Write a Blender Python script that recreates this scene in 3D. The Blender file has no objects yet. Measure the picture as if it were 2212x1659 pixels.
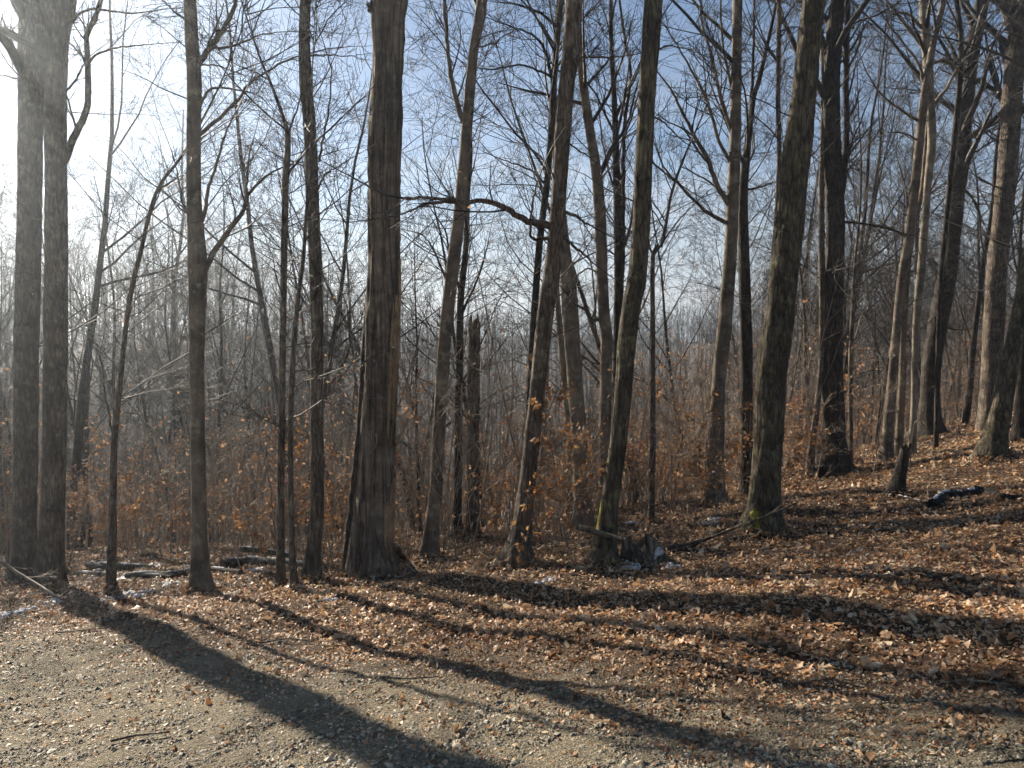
import bpy, math, random
import numpy as np
from mathutils import Vector, noise

rng = np.random.default_rng(11)
random.seed(11)
scene = bpy.context.scene
COL = scene.collection

# ------------------------------------------------------------------ camera
FPX = 1598.0            # focal length in the 2212 px wide working frame used for the traced outlines
CX, CY = 1106.0, 829.5
PITCH = math.atan(69.5 / FPX)
EYE = np.array([0.0, 0.0, 1.7])
cam_data = bpy.data.cameras.new('camera')
cam_data.sensor_width = 36.0
cam_data.lens = 26.0
cam_data.clip_start = 0.05
cam_data.clip_end = 3000.0
cam = bpy.data.objects.new('camera', cam_data)
cam.location = EYE
cam.rotation_euler = (math.pi / 2 - PITCH, 0, 0)
COL.objects.link(cam)
scene.camera = cam

# ------------------------------------------------------------------ sky and sun
SUN_AZ, SUN_EL = math.radians(-40.3), math.radians(27.0)
SUN_STRENGTH, SKY_STRENGTH, EXPOSURE = 5.0, 0.05, 1.25
HAZE_DENSITY, HAZE_G = 0.0016, 0.76

world = bpy.data.worlds.new('World')
scene.world = world
world.use_nodes = True
wn, wl = world.node_tree.nodes, world.node_tree.links
wn.clear()
w_out = wn.new('ShaderNodeOutputWorld')
w_bg = wn.new('ShaderNodeBackground')
w_sky = wn.new('ShaderNodeTexSky')
w_sky.sky_type = 'NISHITA'
w_sky.sun_disc = False
w_sky.sun_elevation = SUN_EL
w_sky.sun_rotation = SUN_AZ
w_sky.altitude = 1200
w_sky.air_density = 1.0
w_sky.dust_density = 0.15
w_sky.ozone_density = 0.7
w_bg.inputs['Strength'].default_value = SKY_STRENGTH
# thin streaky high cloud, thicker low over the horizon
w_tc = wn.new('ShaderNodeTexCoord')
w_sep = wn.new('ShaderNodeSeparateXYZ')
w_zc = wn.new('ShaderNodeMath'); w_zc.operation = 'MAXIMUM'; w_zc.inputs[1].default_value = 0.0
w_za = wn.new('ShaderNodeMath'); w_za.operation = 'ADD'; w_za.inputs[1].default_value = 0.12
w_dx = wn.new('ShaderNodeMath'); w_dx.operation = 'DIVIDE'
w_dy = wn.new('ShaderNodeMath'); w_dy.operation = 'DIVIDE'
w_comb = wn.new('ShaderNodeCombineXYZ')
w_map = wn.new('ShaderNodeMapping')
w_map.inputs['Rotation'].default_value = (0, 0, 0.5)
w_map.inputs['Scale'].default_value = (0.55, 1.5, 1)
w_noise = wn.new('ShaderNodeTexNoise')
w_noise.inputs['Scale'].default_value = 0.9
w_noise.inputs['Detail'].default_value = 7.0
w_noise.inputs['Roughness'].default_value = 0.6
w_noise.inputs['Distortion'].default_value = 0.5
w_ramp = wn.new('ShaderNodeMapRange')
w_ramp.inputs['From Min'].default_value = 0.46
w_ramp.inputs['From Max'].default_value = 0.78
w_low = wn.new('ShaderNodeMapRange')          # bank of white cloud towards the horizon
w_low.inputs['From Min'].default_value = 0.22
w_low.inputs['From Max'].default_value = 0.05
w_low.inputs['To Min'].default_value = 0.0
w_low.inputs['To Max'].default_value = 0.8
w_sum = wn.new('ShaderNodeMath'); w_sum.operation = 'MULTIPLY_ADD'; w_sum.inputs[1].default_value = 0.30; w_sum.use_clamp = True
w_band = wn.new('ShaderNodeMapRange')         # streaks thin out higher up
w_band.inputs['From Min'].default_value = 0.42; w_band.inputs['From Max'].default_value = 0.12; w_band.inputs['To Min'].default_value = 0.05; w_band.inputs['To Max'].default_value = 0.85
w_mix = wn.new('ShaderNodeMix'); w_mix.data_type = 'RGBA'
w_mix.inputs[7].default_value = (6.6, 6.8, 7.0, 1)
L = wl.new
L(w_tc.outputs['Generated'], w_sep.inputs[0])
L(w_sep.outputs['Z'], w_zc.inputs[0]); L(w_zc.outputs[0], w_za.inputs[0])
L(w_sep.outputs['X'], w_dx.inputs[0]); L(w_za.outputs[0], w_dx.inputs[1])
L(w_sep.outputs['Y'], w_dy.inputs[0]); L(w_za.outputs[0], w_dy.inputs[1])
L(w_dx.outputs[0], w_comb.inputs[0]); L(w_dy.outputs[0], w_comb.inputs[1])
L(w_comb.outputs[0], w_map.inputs[0]); L(w_map.outputs[0], w_noise.inputs['Vector'])
L(w_noise.outputs['Fac'], w_ramp.inputs['Value'])
L(w_zc.outputs[0], w_low.inputs['Value'])
L(w_zc.outputs[0], w_band.inputs['Value']); L(w_band.outputs[0], w_sum.inputs[1]); L(w_ramp.outputs[0], w_sum.inputs[0]); L(w_low.outputs[0], w_sum.inputs[2])
L(w_sum.outputs[0], w_mix.inputs[0]); L(w_sky.outputs[0], w_mix.inputs[6])
L(w_mix.outputs[2], w_bg.inputs['Color']); L(w_bg.outputs[0], w_out.inputs['Surface'])

sun_dir = Vector((math.sin(SUN_AZ) * math.cos(SUN_EL), math.cos(SUN_AZ) * math.cos(SUN_EL), math.sin(SUN_EL)))
sun_data = bpy.data.lights.new('sun', 'SUN')
sun_data.energy = SUN_STRENGTH
sun_data.angle = math.radians(0.53)
sun_data.color = (1.0, 0.89, 0.74)
sun = bpy.data.objects.new('sun', sun_data)
sun.rotation_euler = (-sun_dir).to_track_quat('-Z', 'Y').to_euler()
sun.location = sun_dir * 60
COL.objects.link(sun)

vs = scene.view_settings
vs.view_transform = 'Standard'
vs.look = 'None'
vs.exposure = EXPOSURE
vs.gamma = 1.0
vs.use_curve_mapping = False
cy = scene.cycles
cy.max_bounces = 2
cy.diffuse_bounces = 1
cy.use_adaptive_sampling = True
cy.adaptive_threshold = 0.04
cy.adaptive_min_samples = 16
cy.glossy_bounces = 1
cy.transmission_bounces = 2
cy.transparent_max_bounces = 4
cy.volume_bounces = 0
cy.use_denoising = True
cy.denoiser = 'OPENIMAGEDENOISE'
cy.denoising_input_passes = 'RGB_ALBEDO_NORMAL'
cy.sample_clamp_indirect = 4.0

# ------------------------------------------------------------------ terrain height and pixel helpers
def sp(x, k=1.0):
    return np.logaddexp(0, np.asarray(x, float) / k) * k
def ss(a, b, x):
    t = np.clip((np.asarray(x, float) - a) / (b - a), 0, 1)
    return t * t * (3 - 2 * t)
VY = np.array([-80, 0, 14, 30, 50, 70, 95, 140, 185, 210, 250, 300, 335, 450, 980.0])
VZ = np.array([0, 0, -2.2, -8, -12.5, -13.5, -11.5, -6.0, -2.0, -1.5, -4.0, 5.0, 5.5, -2, -8.0])
def bumps(x, y):
    return (0.05 * np.sin(1.1 * x + 0.6 * y + 1.0) + 0.045 * np.sin(0.7 * x - 1.3 * y + 2.0) + 0.02 * np.sin(2.9 * x + 2.1 * y)
            + 0.016 * np.sin(3.1 * y - 2.2 * x + 0.6) + 0.013 * np.sin(9.3 * x + 3.1 * y) * np.sin(8.7 * y - 4.3 * x + 1) + 0.008 * np.sin(14 * x - 11 * y + np.sin(3 * x)) + 0.007 * np.sin(7.3 * x + 1.7 * y) * np.sin(6.1 * y - 2 * x))
def h(x, y):
    x = np.asarray(x, float); y = np.asarray(y, float)
    yy = np.where(y < 40, y, 40 + (y - 40) * 0.3)
    xx = np.clip(x, -60, 60)
    near = -0.13 * yy + 0.08 * xx + 0.10 * sp(xx - 2.0, 1.5) - 0.06 * sp(xx - 16, 4)
    near = near + bumps(x, y) * ss(2.5, 7, y + 0.6 * x)
    und = 2.0 * np.sin(x * 0.021 + 0.8) + 1.4 * np.sin(x * 0.047 + y * 0.02) + 2.6 * np.sin(x * 0.0125 + 2.2) * ss(200, 300, y) * 0.7
    valley = np.interp(y, VY, VZ) + und * ss(40, 160, y)
    valley = valley + 15 * ss(22, 75, x) * ss(30, 90, y) * (1 - ss(130, 260, y))
    valley = valley + 13 * ss(-12, -55, x) * ss(30, 80, y) * (1 - ss(120, 240, y))
    w = ss(11, 36, y - 0.95 * sp(x, 2.0) - 0.10 * sp(-x, 2.0))
    return near * (1 - w) + valley * w

cp, spn = math.cos(PITCH), math.sin(PITCH)
def ray(px, py):
    a = (px - CX) / FPX; b = (CY - py) / FPX
    return np.array([a, cp + b * spn, -spn + b * cp])
def at(px, py, depth):
    r = ray(px, py)
    return EYE + r * (depth / r[1])
def hit(px, py, far=60.0):
    r = ray(px, py); r = r / r[1]
    t = np.arange(2.0, far, 0.02)
    p = EYE[None] + r[None] * t[:, None]
    below = p[:, 2] < h(p[:, 0], p[:, 1])
    k = int(np.argmax(below)) if below.any() else len(t) - 1
    q = p[k]
    q[2] = h(q[0], q[1])
    return q
def norm(v):
    return v / np.maximum(np.linalg.norm(v, axis=-1, keepdims=True), 1e-9)

# ------------------------------------------------------------------ mesh helpers
def mesh_from(name, V, F, mat, smooth=True):
    """V (n,3); F a list of index arrays, each (m,3) or (m,4)."""
    me = bpy.data.meshes.new(name)
    V = np.ascontiguousarray(V, np.float32)
    me.vertices.add(len(V)); me.vertices.foreach_set('co', V.ravel())
    F = [np.asarray(f, np.int32) for f in F if len(f)]
    idx = np.concatenate([f.ravel() for f in F])
    tot = np.concatenate([np.full(len(f), f.shape[1], np.int32) for f in F])
    me.loops.add(len(idx)); me.loops.foreach_set('vertex_index', idx)
    me.polygons.add(len(tot))
    me.polygons.foreach_set('loop_start', np.concatenate([[0], np.cumsum(tot)[:-1]]).astype(np.int32))
    me.polygons.foreach_set('loop_total', tot)
    me.polygons.foreach_set('use_smooth', np.full(len(tot), smooth))
    me.update(calc_edges=True)
    me.materials.append(mat)
    return me
class Geo:
    def __init__(self):
        self.V, self.Q, self.T, self.n = [], [], [], 0
    def add(self, V, Q=None, T=None):
        V = np.asarray(V, float).reshape(-1, 3)
        self.V.append(V)
        if Q is not None and len(Q): self.Q.append(np.asarray(Q) + self.n)
        if T is not None and len(T): self.T.append(np.asarray(T) + self.n)
        self.n += len(V)
    def mesh(self, name, mat, smooth=True):
        F = []
        if self.Q: F.append(np.concatenate(self.Q))
        if self.T: F.append(np.concatenate(self.T))
        return mesh_from(name, np.concatenate(self.V), F, mat, smooth)
def obj(name, me, parent=None, loc=None):
    o = bpy.data.objects.new(name, me)
    COL.objects.link(o)
    if parent is not None: o.parent = parent
    if loc is not None: o.location = loc
    return o
def tag(o, label=None, cat=None, group=None, kind=None):
    if label: o['label'] = label
    if cat: o['category'] = cat
    if group: o['group'] = group
    if kind: o['kind'] = kind
    return o
def empty(name, loc=(0, 0, 0)):
    o = bpy.data.objects.new(name, None)
    o.empty_display_size = 0.2
    o.location = loc
    COL.objects.link(o)
    return o

def tubes(geo, P, R, s=3):
    """P (B,n,3) centre lines, R (B,n) radii."""
    B, n, _ = P.shape
    if B == 0: return
    T = np.empty_like(P)
    T[:, 1:-1] = P[:, 2:] - P[:, :-2]
    T[:, 0] = P[:, 1] - P[:, 0]; T[:, -1] = P[:, -1] - P[:, -2]
    T = norm(T)
    m = norm(T.mean(1))
    ref = np.where(np.abs(m[:, 2:3]) < 0.75, np.array([[0, 0, 1.0]]), np.array([[1.0, 0, 0]]))[:, None, :]
    N = norm(np.cross(T, np.broadcast_to(ref, T.shape)))
    Bn = np.cross(T, N)
    a = np.arange(s) * 2 * math.pi / s
    V = P[:, :, None, :] + R[:, :, None, None] * (np.cos(a)[None, None, :, None] * N[:, :, None, :] + np.sin(a)[None, None, :, None] * Bn[:, :, None, :])
    base = (np.arange(B)[:, None, None] * n + np.arange(n - 1)[None, :, None]) * s
    j = np.arange(s)[None, None, :]; j2 = (j + 1) % s
    Q = np.stack([base + j, base + j2, base + s + j2, base + s + j], -1).reshape(-1, 4)
    geo.add(V, Q)
def grow(S, D, Ln, R0, n, wig=0.15, up=0.0, taper=0.3):
    B = len(S); step = (Ln / (n - 1))[:, None]
    P = np.empty((B, n, 3)); P[:, 0] = S
    d = norm(D)
    for i in range(1, n):
        d = norm(d + rng.normal(0, wig, (B, 3)) + np.array([0, 0, up]))
        P[:, i] = P[:, i - 1] + d * step
    R = R0[:, None] * np.linspace(1, taper, n)[None]
    return P, R
def spawn(P, R, Ln, k, t0, t1, a0, a1, l0, l1, rr, flat=0.0):
    B, n, _ = P.shape
    p = np.repeat(np.arange(B), k)
    t = rng.uniform(t0, t1, len(p)); f = t * (n - 1)
    i = np.minimum(f.astype(int), n - 2); u = (f - i)[:, None]
    S = P[p, i] * (1 - u) + P[p, i + 1] * u
    T = norm(P[p, i + 1] - P[p, i])
    q = rng.normal(size=(len(p), 3)); q[:, 2] *= (1 - flat)
    q = norm(q - (q * T).sum(1, keepdims=True) * T)
    a = rng.uniform(a0, a1, len(p))[:, None]
    D = np.cos(a) * T + np.sin(a) * q
    LL = Ln[p] * rng.uniform(l0, l1, len(p)) * (1.15 - 0.55 * t)
    rp = R[p, i] * (1 - u[:, 0]) + R[p, i + 1] * u[:, 0]
    return S, D, LL, rp * rr
def twigs_on(geo, P, R, Ln, ks=(6, 4, 3), l0=0.35, up=0.04, rmin=0.0022, wig=0.13, ang=(0.4, 1.0), t0=0.12, s=3, flat=0.3):
    """further orders of branching on the given branches: long, slim and slightly wavering"""
    for lev, k in enumerate(ks):
        S, D, LL, R0 = spawn(P, R, Ln, k, t0, 1.0, ang[0], ang[1], l0, l0 * 1.9, (0.42, 0.55, 0.65)[min(lev, 2)], flat)
        R0 = np.maximum(R0, rmin * (1.5, 1.15, 1.0)[min(lev, 2)])
        P, R = grow(S, D, LL, R0, (6, 5, 4)[min(lev, 2)] if lev < len(ks) - 1 else 3, wig, up, 0.45)
        Ln = LL
        tubes(geo, P, R, 3)
    return P, R

def curve(pts, n):
    """Catmull-Rom resample of (k,d) control points, even in chord length"""
    p = np.asarray(pts, float)
    if len(p) == 2:
        return p[0] + (p[1] - p[0]) * np.linspace(0, 1, n)[:, None]
    d = np.concatenate([[0], np.cumsum(np.linalg.norm(np.diff(p[:, :3], axis=0), axis=1))])
    q = np.vstack([2 * p[0] - p[1], p, 2 * p[-1] - p[-2]])
    out = []
    for s in np.linspace(0, d[-1], n):
        i = min(int(np.searchsorted(d, s, side='right')) - 1, len(p) - 2); i = max(i, 0)
        u = (s - d[i]) / max(d[i + 1] - d[i], 1e-9)
        a, b, c, e = q[i], q[i + 1], q[i + 2], q[i + 3]
        out.append(0.5 * ((2 * b) + (-a + c) * u + (2 * a - 5 * b + 4 * c - e) * u * u + (-a + 3 * b - 3 * c + e) * u ** 3))
    return np.array(out)

# ------------------------------------------------------------------ materials
def new_mat(name):
    m = bpy.data.materials.new(name); m.use_nodes = True
    nt = m.node_tree; b = nt.nodes['Principled BSDF']
    return m, nt, nt.nodes, nt.links.new, b
def ramp(nodes, stops):
    r = nodes.new('ShaderNodeValToRGB')
    e = r.color_ramp.elements
    e[0].position, e[0].color = stops[0][0], (*stops[0][1], 1)
    e[1].position, e[1].color = stops[-1][0], (*stops[-1][1], 1)
    for p, c in stops[1:-1]:
        x = e.new(p); x.color = (*c, 1)
    return r
def bark_mat(name, dark, mid, light, lichen=None, lich_amt=0.6, scale=1.0, bump=0.7, fur=7.0, zf=0.55):
    m, nt, N, K, b = new_mat(name)
    tc = N.new('ShaderNodeTexCoord')
    mp = N.new('ShaderNodeMapping'); mp.inputs['Scale'].default_value = (fur * 3.2 * scale, fur * 3.2 * scale, fur * zf * scale)
    K(tc.outputs['Object'], mp.inputs[0])
    n0 = N.new('ShaderNodeTexNoise'); n0.inputs['Scale'].default_value = 1.0; n0.inputs['Detail'].default_value = 8; n0.inputs['Roughness'].default_value = 0.65; n0.inputs['Distortion'].default_value = 0.7
    K(mp.outputs[0], n0.inputs['Vector'])
    vo = N.new('ShaderNodeTexVoronoi'); vo.feature = 'DISTANCE_TO_EDGE'; vo.inputs['Scale'].default_value = 0.8
    K(mp.outputs[0], vo.inputs['Vector'])
    n1 = N.new('ShaderNodeTexNoise'); n1.inputs['Scale'].default_value = 3.1; n1.inputs['Detail'].default_value = 5
    K(tc.outputs['Object'], n1.inputs['Vector'])
    n2 = N.new('ShaderNodeTexNoise'); n2.inputs['Scale'].default_value = 34; n2.inputs['Detail'].default_value = 4
    K(tc.outputs['Object'], n2.inputs['Vector'])
    rp = ramp(N, [(0.28, dark), (0.5, mid), (0.72, light)])
    K(n0.outputs['Fac'], rp.inputs[0])
    mul = N.new('ShaderNodeMix'); mul.data_type = 'RGBA'; mul.blend_type = 'MULTIPLY'; mul.inputs[0].default_value = 0.9
    r2 = ramp(N, [(0.32, (0.42, 0.41, 0.40)), (0.66, (1.35, 1.32, 1.27))])
    K(n1.outputs['Fac'], r2.inputs[0]); K(rp.outputs[0], mul.inputs[6]); K(r2.outputs[0], mul.inputs[7])
    col = mul.outputs[2]
    if lichen:
        n3 = N.new('ShaderNodeTexNoise'); n3.inputs['Scale'].default_value = 6.5; n3.inputs['Detail'].default_value = 7; n3.inputs['Roughness'].default_value = 0.7
        K(tc.outputs['Object'], n3.inputs['Vector'])
        mr = N.new('ShaderNodeMapRange'); mr.inputs['From Min'].default_value = 0.53; mr.inputs['From Max'].default_value = 0.62; mr.inputs['To Max'].default_value = lich_amt
        K(n3.outputs['Fac'], mr.inputs[0])
        mx = N.new('ShaderNodeMix'); mx.data_type = 'RGBA'; mx.inputs[7].default_value = (*lichen, 1)
        K(mr.outputs[0], mx.inputs[0]); K(col, mx.inputs[6]); col = mx.outputs[2]
    if bump >= 0.6:                         # dark cracks between the bark plates
        cr = ramp(N, [(0.0, (0.28, 0.26, 0.25)), (0.13, (1.0, 1.0, 1.0))])
        K(vo.outputs['Distance'], cr.inputs[0])
        cm = N.new('ShaderNodeMix'); cm.data_type = 'RGBA'; cm.blend_type = 'MULTIPLY'; cm.inputs[0].default_value = 0.85
        K(col, cm.inputs[6]); K(cr.outputs[0], cm.inputs[7]); col = cm.outputs[2]
    K(col, b.inputs['Base Color'])
    b.inputs['Roughness'].default_value = 0.85
    b.inputs['Specular IOR Level'].default_value = 0.25
    vm = N.new('ShaderNodeMath'); vm.operation = 'MULTIPLY_ADD'; vm.inputs[1].default_value = 0.9
    K(vo.outputs['Distance'], vm.inputs[0]); K(n0.outputs['Fac'], vm.inputs[2])
    va = N.new('ShaderNodeMath'); va.operation = 'MULTIPLY_ADD'; va.inputs[1].default_value = 0.35
    K(n2.outputs['Fac'], va.inputs[0]); K(vm.outputs[0], va.inputs[2])
    bp = N.new('ShaderNodeBump'); bp.inputs['Strength'].default_value = bump; bp.inputs['Distance'].default_value = 0.03
    K(va.outputs[0], bp.inputs['Height']); K(bp.outputs[0], b.inputs['Normal'])
    return m
M = {}
M['bark_grey'] = bark_mat('bark_grey', (0.057, 0.045, 0.032), (0.140, 0.109, 0.083), (0.243, 0.199, 0.150), (0.312, 0.284, 0.202), 0.55)
M['bark_smooth'] = bark_mat('bark_smooth', (0.094, 0.074, 0.056), (0.157, 0.125, 0.093), (0.219, 0.178, 0.133), (0.325, 0.286, 0.208), 0.6, 0.55, 0.3)
M['bark_dark'] = bark_mat('bark_dark', (0.021, 0.014, 0.011), (0.054, 0.043, 0.033), (0.107, 0.085, 0.067), (0.161, 0.152, 0.102), 0.35)
M['bark_mossy'] = bark_mat('bark_mossy', (0.036, 0.030, 0.020), (0.112, 0.092, 0.063), (0.224, 0.185, 0.131), (0.224, 0.223, 0.103), 0.6, 1.0, 1.0, 6.0)
M['bark_pale'] = bark_mat('bark_pale', (0.136, 0.114, 0.087), (0.231, 0.194, 0.146), (0.315, 0.267, 0.205), (0.378, 0.347, 0.264), 0.5, 0.6, 0.4)
M['dead_bark'] = bark_mat('dead_bark', (0.068, 0.051, 0.038), (0.157, 0.125, 0.095), (0.286, 0.234, 0.182), (0.360, 0.298, 0.222), 0.4, 0.8, 0.9, 5.0, zf=0.14)
M['bare_wood'] = bark_mat('bare_wood', (0.177, 0.113, 0.065), (0.370, 0.258, 0.156), (0.531, 0.394, 0.249), None, 0, 1.6, 0.55, 9.0)
M['log_bark'] = bark_mat('log_bark', (0.05, 0.042, 0.035), (0.12, 0.1, 0.085), (0.2, 0.175, 0.15), (0.16, 0.19, 0.07), 0.5)
M['charred'] = bark_mat('charred', (0.01, 0.01, 0.01), (0.025, 0.023, 0.022), (0.06, 0.055, 0.05), None, 0)
def simple_mat(name, c1, c2, rough=0.6, spec=0.3, scale=6.0):
    m, nt, N, K, b = new_mat(name)
    tc = N.new('ShaderNodeTexCoord'); n = N.new('ShaderNodeTexNoise'); n.inputs['Scale'].default_value = scale; n.inputs['Detail'].default_value = 4
    K(tc.outputs['Object'], n.inputs['Vector'])
    r = ramp(N, [(0.35, c1), (0.65, c2)]); K(n.outputs['Fac'], r.inputs[0]); K(r.outputs[0], b.inputs['Base Color'])
    b.inputs['Roughness'].default_value = rough; b.inputs['Specular IOR Level'].default_value = spec
    return m
M['twig'] = simple_mat('twig', (0.022, 0.018, 0.015), (0.07, 0.058, 0.048), 0.6, 0.3)
M['twig_light'] = simple_mat('twig_light', (0.14, 0.108, 0.082), (0.38, 0.30, 0.225), 0.65, 0.25)
M['far_tree'] = simple_mat('far_tree', (0.03, 0.026, 0.024), (0.065, 0.055, 0.05), 0.8, 0.2, 0.05)
M['weed'] = simple_mat('weed', (0.22, 0.13, 0.06), (0.42, 0.29, 0.16), 0.7, 0.2, 3.0)
M['moss'] = simple_mat('moss', (0.12, 0.12, 0.03), (0.36, 0.31, 0.06), 0.95, 0.1, 40.0)
def island_mat(name, stops, rough, spec, trans=0.0, bump=0.0, bscale=60.0):
    m, nt, N, K, b = new_mat(name)
    g = N.new('ShaderNodeNewGeometry')
    r = ramp(N, stops); K(g.outputs['Random Per Island'], r.inputs[0])
    tc = N.new('ShaderNodeTexCoord'); n = N.new('ShaderNodeTexNoise'); n.inputs['Scale'].default_value = bscale; n.inputs['Detail'].default_value = 3
    K(tc.outputs['Object'], n.inputs['Vector'])
    mr = N.new('ShaderNodeMapRange'); mr.inputs['To Min'].default_value = 0.62; mr.inputs['To Max'].default_value = 1.3; K(n.outputs['Fac'], mr.inputs[0])
    mu = N.new('ShaderNodeMix'); mu.data_type = 'RGBA'; mu.blend_type = 'MULTIPLY'; mu.inputs[0].default_value = 1.0
    K(r.outputs[0], mu.inputs[6]); K(mr.outputs[0], mu.inputs[7]); K(mu.outputs[2], b.inputs['Base Color'])
    b.inputs['Roughness'].default_value = rough; b.inputs['Specular IOR Level'].default_value = spec
    if name in ('leaf_litter', 'gravel_stone'):        # damp, darker drifts and drier, paler ones
        nd = N.new('ShaderNodeTexNoise'); nd.inputs['Scale'].default_value = 0.9; nd.inputs['Detail'].default_value = 6; nd.inputs['Roughness'].default_value = 0.65
        gp = N.new('ShaderNodeNewGeometry'); K(gp.outputs['Position'], nd.inputs['Vector'])
        dr = ramp(N, [(0.36, (0.55, 0.50, 0.46)), (0.5, (1.0, 1.0, 1.0)), (0.66, (1.25, 1.25, 1.22))]); K(nd.outputs['Fac'], dr.inputs[0])
        m2 = N.new('ShaderNodeMix'); m2.data_type = 'RGBA'; m2.blend_type = 'MULTIPLY'; m2.inputs[0].default_value = 1.0
        K(mu.outputs[2], m2.inputs[6]); K(dr.outputs[0], m2.inputs[7]); mu = m2; K(mu.outputs[2], b.inputs['Base Color'])
    if bump:
        bp = N.new('ShaderNodeBump'); bp.inputs['Strength'].default_value = bump; bp.inputs['Distance'].default_value = 0.01
        K(n.outputs['Fac'], bp.inputs['Height']); K(bp.outputs[0], b.inputs['Normal'])
    if trans:
        t = N.new('ShaderNodeBsdfTranslucent'); K(mu.outputs[2], t.inputs['Color'])
        mx = N.new('ShaderNodeMixShader'); mx.inputs[0].default_value = trans
        K(b.outputs[0], mx.inputs[1]); K(t.outputs[0], mx.inputs[2]); K(mx.outputs[0], N['Material Output'].inputs['Surface'])
    return m
LITTER = [(0.0, (0.14, 0.065, 0.03)), (0.16, (0.34, 0.175, 0.085)), (0.4, (0.57, 0.35, 0.19)), (0.52, (0.48, 0.20, 0.07)), (0.6, (0.64, 0.43, 0.25)), (1.0, (0.80, 0.64, 0.46))]
M['litter'] = island_mat('leaf_litter', LITTER, 0.5, 0.35, 0.34, 0.2, 70)
M['beech_leaf'] = island_mat('beech_leaf', [(0.0, (0.24, 0.10, 0.035)), (0.5, (0.42, 0.20, 0.07)), (1.0, (0.50, 0.31, 0.15))], 0.6, 0.3, 0.4, 0, 30)
M['dull_leaf'] = island_mat('dull_leaf', [(0.0, (0.24, 0.115, 0.055)), (0.5, (0.52, 0.275, 0.13)), (1.0, (0.64, 0.44, 0.27))], 0.6, 0.25, 0.45, 0, 30)
M['stone'] = island_mat('gravel_stone', [(0.0, (0.075, 0.062, 0.042)), (0.45, (0.195, 0.165, 0.115)), (0.8, (0.33, 0.285, 0.2)), (1.0, (0.50, 0.44, 0.34))], 0.65, 0.35, 0, 0.4, 120)
def snow_mat():
    m, nt, N, K, b = new_mat('snow')
    tc = N.new('ShaderNodeTexCoord'); n = N.new('ShaderNodeTexNoise'); n.inputs['Scale'].default_value = 28; n.inputs['Detail'].default_value = 6
    K(tc.outputs['Object'], n.inputs['Vector'])
    r = ramp(N, [(0.36, (0.22, 0.18, 0.15)), (0.46, (0.55, 0.54, 0.53)), (0.62, (0.74, 0.74, 0.75))]); K(n.outputs['Fac'], r.inputs[0]); K(r.outputs[0], b.inputs['Base Color'])
    b.inputs['Roughness'].default_value = 0.6
    bp = N.new('ShaderNodeBump'); bp.inputs['Strength'].default_value = 0.6; bp.inputs['Distance'].default_value = 0.02
    K(n.outputs['Fac'], bp.inputs['Height']); K(bp.outputs[0], b.inputs['Normal'])
    return m
M['snow'] = snow_mat()
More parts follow.
